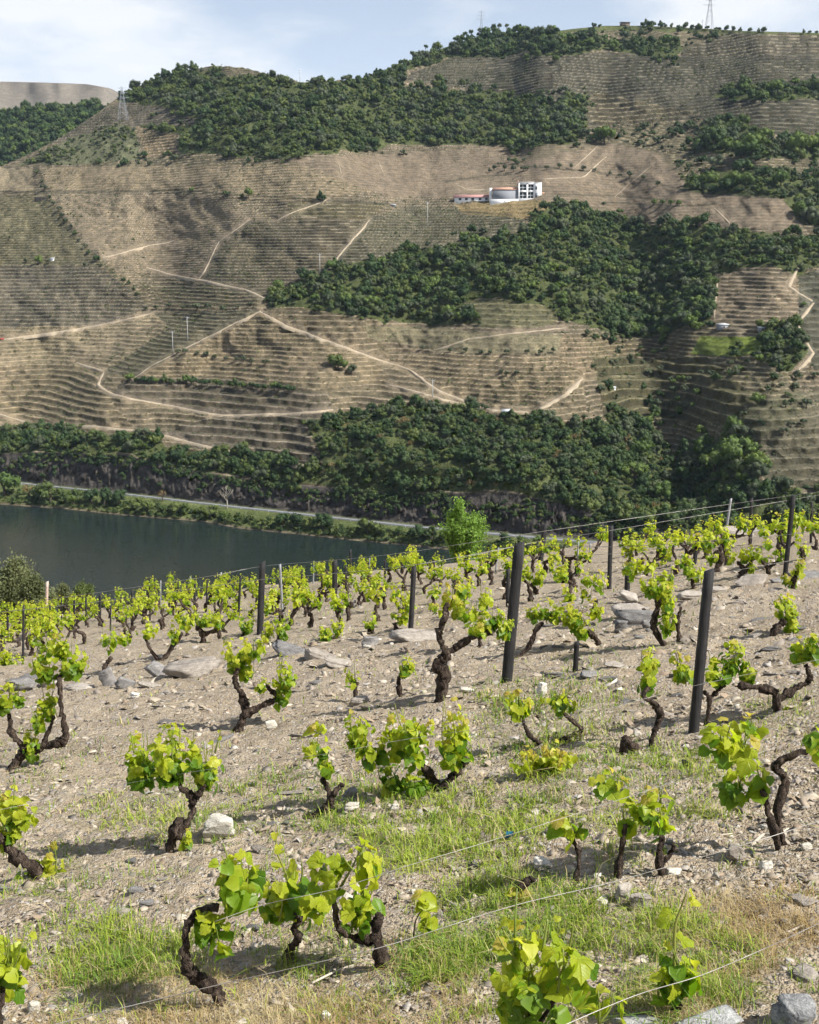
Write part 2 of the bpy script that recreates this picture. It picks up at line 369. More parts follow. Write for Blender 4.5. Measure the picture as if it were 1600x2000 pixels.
GREEN = [   # where grass grows on the near slope, surveyed from the picture: (outline, density)
    ([(560, 1560), (700, 1530), (900, 1535), (1060, 1560), (1060, 1620), (980, 1700), (760, 1700), (660, 1620)], 1.0),
    ([(880, 1740), (1010, 1710), (1140, 1740), (1180, 1830), (1000, 1960), (860, 2000), (760, 2040), (840, 1840)], 0.85),
    ([(930, 1330), (1190, 1300), (1240, 1400), (1080, 1460), (930, 1450)], 0.55),
    ([(950, 1450), (1400, 1470), (1420, 1600), (1200, 1640), (1040, 1560)], 0.55),
    ([(150, 1550), (330, 1540), (560, 1500), (640, 1540), (560, 1600), (380, 1640), (160, 1620)], 0.5),
    ([(60, 1700), (140, 1640), (190, 1720), (150, 1760), (70, 1760)], 0.8),
    ([(80, 1830), (220, 1800), (380, 1840), (360, 1920), (200, 1930), (90, 1900)], 0.95),
    ([(480, 1850), (640, 1840), (720, 1870), (560, 1930)], 0.5),
    ([(1180, 1650), (1260, 1650), (1260, 1710), (1170, 1720)], 0.9),
    ([(1250, 1740), (1420, 1800), (1520, 1860), (1450, 1960), (1240, 1980), (1220, 1850)], 0.75),
    ([(1420, 1380), (1600, 1330), (1600, 1440), (1480, 1440)], 0.4),
    ([(0, 1430), (200, 1450), (120, 1560), (0, 1540)], 0.25),
    ([(400, 1150), (900, 1130), (900, 1180), (400, 1220)], 0.25)]
DRY = [
    ([(130, 1890), (400, 1890), (600, 1940), (900, 1960), (900, 2060), (0, 2060), (60, 1960)], .6),
    ([(1280, 1780), (1420, 1750), (1600, 1740), (1600, 1830), (1500, 1880), (1420, 2000), (1240, 2000)], 0.9),
    ([(980, 1640), (1100, 1640), (1100, 1690), (980, 1690)], 0.4),
    ([(760, 1830), (900, 1850), (880, 1960), (740, 1960)], 0.6),
    ([(640, 1480), (760, 1480), (760, 1560), (640, 1560)], 0.2)]

gu = np.linspace(-0.62, 0.62, 420)
gs = np.linspace(0, 1, 520)
gY = -3.0 + 3.2 * (np.exp(gs * math.log(1 + 73.0 / 3.2)) - 1)
gY = np.concatenate([gY, np.array([74, 79, 85, 92, 100, 110, 122, 136, 150, 165, 180, 200, 225, 250])])
UU, YY = np.meshgrid(gu, gY)
XX = UU * (YY + 9.0)
ZZ = ground_z(XX, YY)
fine = 0.030 * fbm(XX * 7, YY * 7, 2, 31) + 0.016 * fbm(XX * 22, YY * 22, 2, 37)
ZZ = ZZ + fine * np.clip(YY / 5, 0.6, 1.6) * (YY < 70)
nr, nc = XX.shape
idx = np.arange(nr * nc).reshape(nr, nc)
quads = lambda ix: np.stack([ix[:-1, :-1], ix[:-1, 1:], ix[1:, 1:], ix[1:, :-1]], -1).reshape(-1, 4)
me = mesh_np('vineyard_ground', np.stack([XX, YY, ZZ], -1).reshape(-1, 3), quads(idx), M['soil'], True)
gpx, gpy = project(XX, np.maximum(YY, 0.5), ZZ)
gmask = np.zeros(XX.shape)
for poly, dn in GREEN: gmask = np.maximum(gmask, inpoly(gpx + 25 * fbm(XX * 1.3, YY * 1.3, 3, 3), gpy, poly) * dn)
gmask = np.where(YY > brow(XX, YY) + 2, 1.0, gmask)
attr_f(me, 'green', gmask)
tag(link('vineyard_ground', me), 'stony tan vineyard slope falling away to the river', kind='structure')

# ------------------------------------------------------------------ the far side of the valley
def lerp_line(pts):
    xs = [p[0] for p in pts]; ys = [p[1] for p in pts]
    return lambda u: np.interp(u, xs, ys)
SHORE = lerp_line([(-700, 925), (-300, 955), (0, 985), (120, 993), (230, 1005), (400, 1019), (470, 1032), (600, 1045), (700, 1056), (830, 1068), (1000, 1088), (1200, 1105), (1600, 1135), (2400, 1200)])
ROADL = lerp_line([(-700, 880), (-300, 912), (0, 943), (220, 966), (440, 992), (640, 1014), (820, 1034), (1060, 1056), (1130, 1062), (1600, 1100), (2400, 1170)])
CLIFF = lerp_line([(-700, 850), (0, 886), (120, 884), (250, 890), (330, 912), (420, 928), (520, 942), (640, 952), (800, 965), (1000, 965), (1100, 985), (1200, 1020), (1330, 1040), (1600, 1070), (2400, 1120)])
SKYLINE = lerp_line([(-700, 420), (-200, 360), (0, 326), (60, 300), (120, 268), (180, 228), (240, 184), (300, 154), (360, 137), (420, 129), (470, 132), (530, 146), (590, 161), (640, 158), (700, 154), (760, 136), (830, 106), (900, 82), (950, 66), (1000, 62), (1060, 64), (1120, 56), (1180, 50), (1260, 50), (1350, 54), (1450, 60), (1600, 64), (2400, 95)])
FOLDS = [   # spurs (nearer, negative) and gullies (farther, positive): line, width in px, share of the distance
    ([(1210, 400), (1255, 560), (1250, 660), (1290, 800), (1330, 900), (1335, 1000)], 75, 0.060),
    ([(560, 575), (760, 545), (1000, 505)], 80, -0.018),
    ([(640, 830), (800, 880), (1000, 940)], 110, -0.030),
    ([(340, 470), (290, 590), (180, 690), (60, 770)], 85, 0.045),
    ([(500, 600), (340, 695), (200, 770)], 52, -0.026),
    ([(430, 700), (330, 790)], 45, 0.018), ([(760, 690), (680, 790)], 50, 0.022), ([(900, 700), (820, 780)], 45, -0.016),
    ([(120, 420), (200, 520), (270, 580)], 45, -0.015),
    ([(1600, 560), (1520, 800)], 120, -0.040),
    ([(1100, 300), (1250, 380)], 90, -0.020),
    ([(380, 150), (600, 270)], 90, -0.015),
    ([(600, 170), (720, 290)], 60, 0.020),
    ([(1150, 190), (1000, 280)], 60, 0.015),
    ([(880, 600), (1120, 700)], 90, -0.016)]
cols = np.concatenate([np.linspace(-650, -70, 60), np.linspace(-60, 1660, 770), np.linspace(1672, 2300, 62)])
U1 = cols[None, :]
ysh, yrd, ycl, ysk = SHORE(cols), ROADL(cols), CLIFF(cols), SKYLINE(cols)
_, bs = ray(cols, ysh); Ysh = CAMZ / -bs
_, br = ray(cols, yrd); Yrd = np.maximum((CAMZ - 4.6) / -br, Ysh + 9)
rowsY, rowsZ, rowsV = [], [], []
def addrow(Y, Z, v): rowsY.append(Y); rowsZ.append(Z); rowsV.append(v)
addrow(Ysh - 14, Ysh * 0 - 4.0, ysh + 12)
addrow(Ysh - 3, Ysh * 0 - 0.9, ysh + 3)
for k in range(9):                                   # the grassy bank between water and road
    f = k / 8.0
    Y = Ysh + (Yrd - Ysh) * f
    addrow(Y, 0.1 + 4.4 * f ** 0.75 + 0.5 * fbm(Y * .1, cols * .02, 3, 2) * (1 - f) * f * 4, ysh + (yrd - ysh) * f)
for dy_ in (3.5, 7.0, 8.2): addrow(Yrd + dy_, Yrd * 0 + 4.6 + (0.5 if dy_ > 8 else 0), yrd - dy_ * .8)
_, bc = ray(cols, ycl)
Ycl = Yrd + 15.0; Zcl = CAMZ + Ycl * bc
Zcl = np.maximum(Zcl, 9.0)
for k in range(1, 22):
    f = k / 21.0
    j = (fbm(cols * 0.030, f * 2.0 + cols * 0, 4, 41) * 3.6 + fbm(cols * 0.16, f * 4.0 + cols * 0, 3, 43) * 2.2 + fbm(cols * 0.5, f * 7.0 + cols * 0, 2, 44) * 1.2) * math.sin(math.pi * f) ** 0.6
    Y = Yrd + 8.5 + 6.5 * f ** 1.3 + j; Z = 5.1 + (Zcl - 5.1) * f
    addrow(Y, Z, (yrd - 8) + (ycl - yrd + 8) * f)
NR = 640
V = np.linspace(0, 1, NR + 1)[1:]
Yc = Ycl.copy(); bprev = (Zcl - CAMZ) / Ycl
vprev = 1000 - FPX * np.tan(np.arctan(bprev) + PITCH)
v0 = vprev.copy()
TY, TV = [], []
for s in V:
    v = v0 + (ysk - v0) * s
    _, b = ray(cols, v)
    sig = 0.50 + 0.16 * fbm(cols * 0.0035 + 2, v * 0.005, 3, 61)
    sig = sig - 0.10 * np.exp(-((v - 345) / 45) ** 2) / (1 + np.exp(-(cols - 640) / 60))
    sig = sig - 0.06 / (1 + np.exp((v - 120) / 15))
    sig = np.maximum(sig, b + 0.12)
    Yc = Yc * np.exp((b - bprev) / (sig - b) * 1.0)
    bprev = b
    TY.append(Yc.copy()); TV.append(v)
TY = np.array(TY); TV = np.array(TV); TU = np.broadcast_to(U1, TY.shape)
mod = np.zeros(TY.shape)
for line, wpx, amp in FOLDS:
    d = dist_poly(TU, TV, line, wpx * 3.2); mod += amp * np.exp(-(d / wpx) ** 2)
fade = np.clip(V[:, None] / 0.06, 0, 1)
mod += 0.012 * fbm(TU * 0.012, TV * 0.016, 3, 71) + 0.004 * fbm(TU * 0.05, TV * 0.06, 2, 73)
TY = TY * (1 + mod * fade)
TY = np.maximum.accumulate(TY, axis=0) + np.arange(NR)[:, None] * 0.02
a_, b_ = ray(TU, TV)
TX = TY * a_; TZ = CAMZ + TY * b_
# land cover, with some sun and shade in its colours, surveyed from the picture
FOREST = {
 'hill': [(225, 195), (300, 150), (385, 132), (405, 143), (520, 150), (590, 158), (680, 152), (760, 130), (830, 100), (900, 76), (915, 100), (860, 118), (800, 138), (770, 165), (880, 172), (960, 172), (1080, 196), (1150, 184), (1140, 215), (1150, 245), (1110, 282), (900, 284), (760, 290), (540, 308), (420, 300), (352, 302), (345, 262), (265, 246), (380, 243), (370, 230), (320, 212)],
 'ridge': [(880, 110), (905, 76), (950, 62), (1010, 58), (1080, 62), (1160, 72), (1300, 74), (1340, 92), (1320, 112), (1200, 102), (1000, 106)],
 'right': [(1365, 238), (1450, 236), (1500, 268), (1620, 286), (1620, 312), (1530, 306), (1400, 302), (1362, 284)],
 'right_low': [(1340, 352), (1400, 330), (1540, 335), (1640, 350), (1640, 450), (1560, 430), (1530, 385), (1400, 378), (1335, 368)],
 'right_top': [(1385, 182), (1460, 168), (1540, 172), (1640, 172), (1640, 194), (1400, 192)],
 'centre': [(525, 582), (560, 556), (640, 525), (760, 495), (900, 472), (1020, 460), (1055, 432), (1030, 420), (1080, 402), (1180, 420), (1250, 442), (1330, 440), (1400, 452), (1500, 455), (1560, 470), (1640, 440), (1640, 505), (1560, 538), (1500, 522), (1400, 532), (1400, 600), (1380, 632), (1310, 642), (1270, 662), (1200, 652), (1160, 642), (1100, 620), (1060, 592), (940, 582), (910, 592), (940, 637), (850, 637), (760, 627), (700, 612), (600, 606), (530, 602)],
 'cliff_wood': [(600, 820), (680, 802), (800, 797), (870, 800), (950, 818), (1040, 818), (1100, 828), (1180, 834), (1200, 806), (1260, 836), (1310, 875), (1335, 950), (1345, 1040), (1200, 1040), (1100, 985), (1000, 962), (800, 962), (640, 952), (620, 870)],
 'cliff_strip': [(-80, 842), (100, 836), (200, 850), (300, 850), (330, 872), (420, 882), (520, 902), (620, 912), (642, 952), (520, 940), (420, 926), (330, 912), (260, 892), (120, 886), (-80, 890)],
 'ravine': [(1330, 890), (1380, 862), (1450, 852), (1495, 900), (1480, 945), (1640, 985), (1640, 1060), (1340, 1040)],
 'clump': [(1490, 650), (1560, 640), (1585, 690), (1540, 722), (1480, 702)]}
SCRUB = {   # thinner cover of bushes over bare ground: (outline, share)
 'pale': ([(30, 322), (120, 280), (240, 240), (265, 262), (275, 312), (150, 322)], 0.75),
 'gully': ([(1140, 650), (1380, 635), (1480, 700), (1560, 730), (1580, 800), (1490, 850), (1380, 870), (1320, 900), (1200, 820), (1160, 740)], 0.40),
 'olive_slope': ([(1000, 270), (1130, 285), (1150, 250), (1370, 235), (1370, 330), (1330, 350), (1290, 300), (1200, 280), (1000, 320)], 0.40),
 'under_house': ([(1060, 412), (1095, 400), (1180, 405), (1260, 440), (1100, 440), (1030, 460), (1040, 425)], 0.45),
 'edge': ([(180, 318), (350, 300), (560, 306), (560, 320), (200, 330)], 0.30),
 'right_edge': ([(1340, 300), (1540, 300), (1640, 320), (1640, 350), (1380, 340)], 0.35),
 'top': ([(1130, 60), (1420, 52), (1440, 70), (1330, 95), (1160, 75)], 0.35)}
JU = fbm(TX * 0.05, TY * 0.05, 3, 81) * 1.3; JV = fbm(TX * 0.05 + 9, TY * 0.05, 3, 83) * 1.3
def cover(poly, jit=4.0):
    return inpoly(TU + jit * JU, TV + jit * JV, poly)
C = np.empty(TY.shape + (3,)); C[:] = (0.25, 0.21, 0.16)
step = np.full(TY.shape, 1.9); amp = np.ones(TY.shape)
def paint(poly, col, st=None, am=None, jit=3.0):
    m = cover(poly, jit)
    if col is not None: C[m] = col
    if st is not None: step[m] = st
    if am is not None: amp[m] = am
    return m
PH = np.zeros(TY.shape); TILT = np.zeros(TY.shape)
def plot(poly, col, st, am=1.0, tilt=0.0, jit=2.0):
    m = paint(poly, col, st, am, jit); PH[m] = (len(PLOTS) * 0.37) % 1.0; TILT[m] = tilt; PLOTS.append(m); return m
PLOTS = []
plot([(-700, 480), (270, 520), (300, 600), (500, 585), (720, 620), (1130, 690), (1150, 830), (600, 830), (620, 920), (-700, 900)], (0.27, 0.225, 0.165), 2.10)
plot([(-700, 376), (92, 382), (150, 462), (270, 578), (200, 520), (-700, 512)], (0.205, 0.185, 0.125), 1.68, 1, .0006)
plot([(-700, 512), (190, 520), (272, 578), (292, 602), (200, 634), (-700, 664)], (0.205, 0.18, 0.145), 2.17, 1, -.0012)  # grey plot, its tone partly the painted shade of a left-facing slope
plot([(-700, 664), (200, 634), (300, 612), (330, 640), (200, 725), (150, 708), (-700, 735)], (0.33, 0.275, 0.195), 2.03, .8, .001)  # pale soil, with the sunshine on this swath put into its colour
plot([(-700, 735), (150, 708), (200, 726), (190, 755), (265, 840), (-700, 845)], (0.29, 0.24, 0.17), 2.52, 1, -.0010)
plot([(300, 612), (510, 604), (440, 642), (350, 688), (262, 738), (205, 726), (330, 640)], (0.20, 0.18, 0.13), 1.89, 1, .0012)  # grey-green plot, darkened in part by painted slope shade
plot([(350, 690), (440, 644), (510, 608), (640, 665), (740, 703), (760, 750), (600, 765), (420, 735), (262, 738)], (0.275, 0.225, 0.16), 2.10)
plot([(510, 606), (715, 622), (720, 660), (860, 690), (740, 702), (640, 664)], (0.25, 0.205, 0.15), 2.80, 1, .0008)
plot([(240, 742), (420, 738), (640, 772), (650, 800), (430, 811), (218, 770)], (0.20, 0.17, 0.135), 2.94)
plot([(310, 848), (430, 812), (650, 800), (600, 830), (622, 912), (500, 890)], (0.215, 0.185, 0.15), 3.22)
plot([(740, 703), (860, 690), (1090, 694), (1150, 740), (1100, 772), (950, 796), (860, 764)], (0.275, 0.225, 0.16), 1.82, 1, -.0006)
plot([(1100, 655), (1200, 655), (1290, 690), (1240, 740), (1150, 740), (1085, 694)], (0.30, 0.24, 0.175), 2.03, 1, .0016)
plot([(96, 378), (430, 380), (545, 430), (486, 430), (430, 470), (400, 530), (380, 552), (290, 522), (270, 570), (160, 462)], (0.295, 0.245, 0.185), 1.47, .75)
plot([(380, 552), (400, 535), (520, 584), (500, 600), (330, 598), (290, 560)], (0.215, 0.185, 0.135), 1.96, 1, .001)
plot([(486, 432), (720, 430), (640, 525), (520, 582), (402, 545), (415, 500)], (0.19, 0.165, 0.125), 1.75, 1, -.0006)
plot([(724, 428), (800, 402), (1030, 420), (1010, 460), (880, 475), (640, 525)], (0.175, 0.16, 0.12), 1.75, 1, .0006)
paint([(560, 395), (760, 400), (720, 430), (560, 425)], (0.20, 0.175, 0.12), 2.5)
paint([(75, 328), (560, 318), (700, 312), (760, 370), (560, 395), (400, 372), (100, 372)], (0.285, 0.235, 0.17), 2.0, 0.55)
paint([(-80, 325), (62, 330), (66, 372), (-80, 374)], (0.33, 0.28, 0.20), 2.0, 0.2)
paint([(560, 312), (960, 290), (1180, 278), (1300, 300), (1340, 350), (1400, 378), (1540, 390), (1570, 450), (1330, 440), (1100, 400), (900, 388), (760, 385)], (0.255, 0.21, 0.16), 2.0, 0.0, 2.0)
paint([(780, 155), (900, 106), (1200, 104), (1330, 112), (1700, 108), (1700, 260), (1500, 262), (1370, 232), (1150, 245), (1150, 185), (1080, 196)], (0.135, 0.125, 0.10), 3.3)  # upper-right terraces: cloud shade is painted into this darker colour
paint([(1330, 95), (1420, 66), (1700, 66), (1700, 108), (1330, 112)], (0.185, 0.165, 0.13), 4.5)
paint([(1100, 200), (1170, 184), (1280, 205), (1370, 225), (1290, 238), (1180, 245), (1120, 225)], (0.19, 0.165, 0.12), 5.0)
paint([(1000, 56), (1200, 46), (1700, 60), (1700, 70), (1200, 60), (1000, 66)], (0.12, 0.14, 0.06), 2.0, 0.0)
paint([(385, 128), (440, 122), (540, 146), (520, 152), (400, 145)], (0.20, 0.175, 0.13), 2.4)
paint([(90, 282), (240, 196), (330, 212), (375, 232), (380, 243), (265, 246), (130, 278)], (0.17, 0.15, 0.125), 2.6)
paint([(265, 250), (335, 250), (350, 305), (285, 308)], (0.30, 0.24, 0.17), 2.6)
paint([(1400, 533), (1555, 540), (1570, 625), (1500, 640), (1395, 628)], (0.30, 0.245, 0.185), 2.0, 0.8)
paint([(910, 592), (940, 582), (1060, 592), (1105, 620), (1060, 640), (940, 640)], (0.20, 0.19, 0.12), 2.5, 0.7)
paint([(715, 635), (850, 640), (930, 650), (1100, 655), (1090, 690), (900, 690), (850, 685), (720, 660)], (0.24, 0.215, 0.145), 2.5, 0.35)
paint([(1370, 655), (1490, 660), (1500, 685), (1440, 698), (1350, 692)], (0.19, 0.25, 0.055), 2.0, 0.0)
paint([(1160, 700), (1380, 700), (1480, 780), (1480, 830), (1380, 830), (1180, 820)], (0.165, 0.145, 0.10), 4.0)
paint([(1380, 860), (1470, 790), (1700, 730), (1700, 990), (1490, 935), (1490, 880)], (0.17, 0.155, 0.115), 3.4, 0.6)
paint([(1560, 540), (1700, 500), (1700, 730), (1590, 720), (1560, 640)], (0.15, 0.145, 0.115), 3.0, 0.8)
paint([(890, 402), (960, 390), (1070, 392), (1090, 402), (1040, 425), (900, 418)], (0.30, 0.235, 0.13), 3.0, 0.3)
fmask = np.zeros(TY.shape, bool)
for k_, p_ in FOREST.items():
    m = cover(p_, 8.0); fmask |= m
C[fmask] = (0.095, 0.115, 0.048); amp[fmask] = 0.0
for k_, (p_, sh) in SCRUB.items():
    m = cover(p_, 6.0) & ~fmask; w = sh * 0.6
    C[m] = C[m] * (1 - w) + np.array((0.10, 0.115, 0.05)) * w
cl = cover(SCRUB['pale'][0], 4.0); C[cl] = (0.16, 0.17, 0.105); amp[cl] = 0.3
TRACKS = [   # (polyline, width in metres)
    ([(150, 708), (205, 725), (192, 752), (218, 770), (320, 790), (430, 811), (560, 807), (650, 800)], 3.4),
    ([(-60, 800), (0, 809), (60, 828)], 3.0), ([(-60, 836), (20, 831), (120, 829), (200, 834), (265, 840)], 3.0),
    ([(310, 848), (400, 870), (500, 891), (612, 911)], 3.4),
    ([(285, 522), (330, 535), (400, 548), (480, 565), (517, 582)], 3.0),
    ([(508, 608), (560, 635), (640, 665), (740, 702), (800, 722), (860, 765), (950, 797)], 3.2),
    ([(1137, 740), (1100, 772), (1040, 806)], 6.0), ([(1040, 806), (960, 800), (880, 782), (760, 752)], 3.0),
    ([(850, 684), (920, 660), (1010, 649), (1105, 640)], 2.6),
    ([(722, 430), (690, 466), (650, 516), (620, 542)], 2.2),
    ([(486, 430), (430, 470), (415, 500), (400, 530), (378, 556)], 2.2),
    ([(1402, 540), (1394, 622)], 2.4), ([(1560, 520), (1540, 560), (1590, 590), (1556, 632), (1588, 690), (1560, 722)], 3.0),
    ([(-60, 668), (0, 663), (100, 650), (200, 634), (300, 611)], 3.0),
    ([(510, 606), (440, 640), (350, 686), (300, 712), (262, 738)], 2.0),
    ([(200, 503), (290, 480), (340, 470)], 2.0), ([(1250, 500), (1252, 505)], 1.0),
    ([(1490, 938), (1560, 962), (1640, 968)], 2.4), ([(640, 390), (560, 420), (540, 432)], 2.4),
    ([(1170, 282), (1120, 330)], 1.3), ([(1185, 305), (1140, 345), (1060, 350)], 1.2), ([(1270, 325), (1200, 385)], 1.2), ([(1395, 405), (1440, 450)], 1.3),
    ([(895, 362), (905, 368), (960, 372)], 2.2), ([(740, 314), (752, 345)], 1.2), ([(662, 318), (668, 345)], 1.2)]
tdist = np.full(TY.shape, 1e9)
for line, wm in TRACKS:
    tdist = np.minimum(tdist, dist_poly(TU, TV, line))
amp *= np.clip((tdist - 4.0) / 6.0, 0, 1)
WALLS = [[(75, 330), (90, 375), (200, 373), (350, 371), (430, 378), (640, 391), (760, 398)], [(1000, 322), (1070, 328), (1160, 335), (1260, 352), (1350, 375), (1540, 388)],
         [(1090, 380), (1200, 382), (1340, 394)], [(870, 355), (940, 345), (1000, 340)], [(600, 765), (760, 775), (960, 800)], [(-60, 374), (90, 376)], [(880, 412), (1000, 420)], [(1180, 395), (1320, 402), (1400, 398)]]
wd = np.full(TY.shape, 1e9)
for line in WALLS: wd = np.minimum(wd, dist_poly(TU, TV + 0.8 * fbm(TU * .05, TV * .05, 2, 5), line))
# every terrace is a real step in the slope
q = TZ / step + PH + TILT * (TX + 0.4 * TY) + 0.75 * fbm(TX * 0.011, TY * 0.011, 3, 91) + 0.16 * fbm(TX * 0.05, TY * 0.05, 3, 93)
fr = q - np.floor(q)
tread = 0.60 + 0.10 * fbm(TX * 0.03, TY * 0.03, 2, 94)
up = np.where(fr < tread, fr * 0.22, tread * 0.22 + (1 - tread * 0.22) * np.clip((fr - tread) / (1 - tread), 0, 1) ** 1.2)
TZ2 = TZ + (up - fr + 0.35) * step * amp * 0.95
amp_c = np.clip(amp, 0, 1) * np.clip(0.75 + 0.9 * fbm(TX * 0.02, TY * 0.02, 3, 95), 0.25, 1)
rs = np.clip((fr - tread) / 0.06, 0, 1) * amp_c
lip = np.exp(-((fr - 0.02) / 0.07) ** 2) + np.exp(-((fr - 1.0) / 0.05) ** 2)
wv = 0.5 + 0.5 * fbm(TX * 0.16, TY * 0.16, 2, 97)
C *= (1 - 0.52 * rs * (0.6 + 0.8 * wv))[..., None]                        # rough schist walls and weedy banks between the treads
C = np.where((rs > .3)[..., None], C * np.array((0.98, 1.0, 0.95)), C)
C *= (1 - 0.16 * (fr > .12) * (1 - rs) * np.clip(amp, 0, 1))[..., None]  # shadows of the vines painted onto the treads
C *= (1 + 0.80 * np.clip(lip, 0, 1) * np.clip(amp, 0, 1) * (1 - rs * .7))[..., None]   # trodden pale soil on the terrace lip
vr = np.exp(-((fr - 0.36) / 0.10) ** 2) * np.clip(amp, 0, 1) * np.clip(wv * 1.6 - .2, 0, 1)
C = C * (1 - 0.60 * vr[..., None]) + np.array((0.075, 0.09, 0.04)) * 0.60 * vr[..., None]   # the row of vines on each tread
smooth_rows = (amp < 0.05) & ~fmask & (tdist > 8)
q2 = TZ / 1.9 + 0.5 * fbm(TX * 0.02, TY * 0.02, 3, 99); C *= (1 - 0.24 * smooth_rows * ((q2 - np.floor(q2)) > 0.55) * (0.5 + wv))[..., None]   # low vine rows on the ungraded fields
bushy = fbm(TX * 0.03, TY * 0.03, 3, 101)
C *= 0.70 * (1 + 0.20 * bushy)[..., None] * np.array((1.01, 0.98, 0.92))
wm_ = np.exp(-(wd / 1.7) ** 2)
TZ2 += -1.6 * np.clip((wd < 2.5), 0, 1) * 0 
C = C * (1 - 0.72 * wm_[..., None]) + np.array((0.045, 0.045, 0.03)) * 0.72 * wm_[..., None]
nfront = len(rowsY)
RY = np.concatenate([np.array(rowsY), TY]); RZ = np.concatenate([np.array(rowsZ), TZ2]); RV = np.concatenate([np.array(rowsV), TV])
RU = np.broadcast_to(U1, RY.shape)
ra = ray(RU, RV)[0]
# X follows the survey azimuth of each column
RX = RY * (RU - 800.0) / FPX / (CP + ((1000 - RV) / FPX) * SP)
CF = np.empty((nfront,) + C.shape[1:]); CF[:] = (0.10, 0.12, 0.045)
for r in range(nfront):
    if r < 3: CF[r] = (0.16, 0.13, 0.09)
    if r >= 13: CF[r] = (0.062, 0.055, 0.050)
CF *= (1 + 0.45 * fbm(RU[:nfront] * 0.035, np.arange(nfront)[:, None] * 0.5 + RU[:nfront] * 0, 4, 111))[..., None]
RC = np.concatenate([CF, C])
# the back of the ridge
for k in range(1, 5):
    Yb = RY[nfront + NR - 1] + 60.0 * k * k; sl = -0.10 - 0.05 * k
    RY = np.vstack([RY, Yb]); RZ = np.vstack([RZ, RZ[nfront + NR - 1] + (Yb - RY[nfront + NR - 1]) * sl])
    RX = np.vstack([RX, RX[nfront + NR - 1] * Yb / RY[nfront + NR - 1]]); RC = np.concatenate([RC, RC[-1:]])
n1_, n2_ = RY.shape
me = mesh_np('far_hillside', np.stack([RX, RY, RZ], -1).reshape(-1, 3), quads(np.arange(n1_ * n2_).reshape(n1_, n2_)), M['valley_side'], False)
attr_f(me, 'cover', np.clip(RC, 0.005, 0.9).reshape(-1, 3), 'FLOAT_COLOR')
tag(link('far_hillside', me), 'terraced and wooded hillside on the far side of the river', kind='structure')
HX, HY, HZ, HV = RX[nfront:nfront + NR], RY[nfront:nfront + NR], RZ[nfront:nfront + NR], TV
def far_at(u, v):
    """world point on the far hillside surveyed at a picture point"""
    cf = np.interp(u, cols, np.arange(len(cols))); c0 = int(min(max(cf, 0), len(cols) - 2)); f = cf - c0
    def one(c):
        r = np.interp(v, HV[::-1, c], np.arange(NR)[::-1]); r0 = int(min(max(r, 0), NR - 2)); g = r - r0
        return np.array([H[r0, c] * (1 - g) + H[r0 + 1, c] * g for H in (HX, HY, HZ)])
    return one(c0) * (1 - f) + one(c0 + 1) * f
def front_at(u, f):
    """point on the river bank: f 0 at the water, 1 at the road"""
    c = np.interp(u, cols, np.arange(len(cols))); c0 = int(c)
    r = 2 + f * 8; r0 = int(min(r, 9)); g = r - r0
    return np.array([R[r0, c0] * (1 - g) + R[r0 + 1, c0] * g for R in (RX, RY, RZ)])

def back_hill(name, label, skl, bot, Y0, sig, col, us, step_=None):
    u = np.linspace(us[0], us[1], 150); sk = lerp_line(skl)(u); bt = np.interp(u, us, bot) if len(bot) == 2 else lerp_line(bot)(u)
    Y = np.full(u.shape, float(Y0)); _, bp = ray(u, bt); R = []
    for s in np.linspace(0, 1, 110):
        v = bt + (sk - bt) * s; a, b = ray(u, v)
        sg = sig + 0.14 * fbm(u * 0.02, v * 0.03, 3, 121); sg = np.maximum(sg, b + 0.1)
        Y = Y * np.exp((b - bp) / (sg - b)); bp = b
        R.append(np.stack([Y * a, Y, CAMZ + Y * b], -1))
    for k in (1, 2, 3): R.append(R[109] + np.array([0, 90.0 * k * k, -26.0 * k * k]))
    R = np.array(R)
    me = mesh_np(name, R.reshape(-1, 3), quads(np.arange(R.shape[0] * 150).reshape(-1, 150)), M['valley_side'], True)
    cc = np.empty(R.shape); cc[:] = col
    z = R[..., 2] / 5.0 + 0.3 * fbm(R[..., 0] * .01, R[..., 1] * .01, 3, 5)
    if step_: cc *= (1 - 0.28 * ((z - np.floor(z)) > 0.6))[..., None]
    attr_f(me, 'cover', cc.reshape(-1, 3), 'FLOAT_COLOR')
    tag(link(name, me), label, kind='structure')
    return R
back_hill('distant_hill', 'pale bare vineyard hill on the skyline at far left', [(-650, 190), (-200, 168), (0, 159), (90, 161), (170, 164), (215, 172), (250, 190), (330, 240)], (290, 270), 2000, 0.30, (0.20, 0.175, 0.145), (-650, 330), True)
BH = back_hill('wooded_back_hill', 'dark wooded slope behind the spur at far left', [(-650, 260), (-200, 232), (0, 221), (60, 212), (130, 208), (190, 206), (240, 214), (330, 250)], (420, 300), 1150, 0.55, (0.05, 0.062, 0.03), (-650, 330))

# ------------------------------------------------------------------ river, road, tracks
me = mesh_np('river', [(-2600, 90, 0), (2600, 90, 0), (2600, 900, 0), (-2600, 900, 0)], np.array([[0, 1, 2, 3]]), M['river_water'])
tag(link('river', me), 'dark calm river below the vineyard', kind='structure')
cr = cols
r_in = np.stack([RX[10], RY[10] + 2.0, RZ[10] + 0.35], -1); r_out = np.stack([RX[12], RY[12] - 1.4, RZ[12] + 0.35], -1)
k0 = np.array([r_in, r_out, r_out - [0, 0, .8], r_in - [0, 0, .8]]); n = len(cr)
Vr = k0.reshape(-1, 3); I = np.arange(4 * n).reshape(4, n)
Fr = np.concatenate([np.stack([I[a][:-1], I[a][1:], I[b][1:], I[b][:-1]], -1) for a, b in ((0, 1), (1, 2), (3, 0))])
tag(link('riverside_road', mesh_np('riverside_road', Vr, Fr, M['asphalt'])), 'narrow grey road along the far river bank', kind='structure')
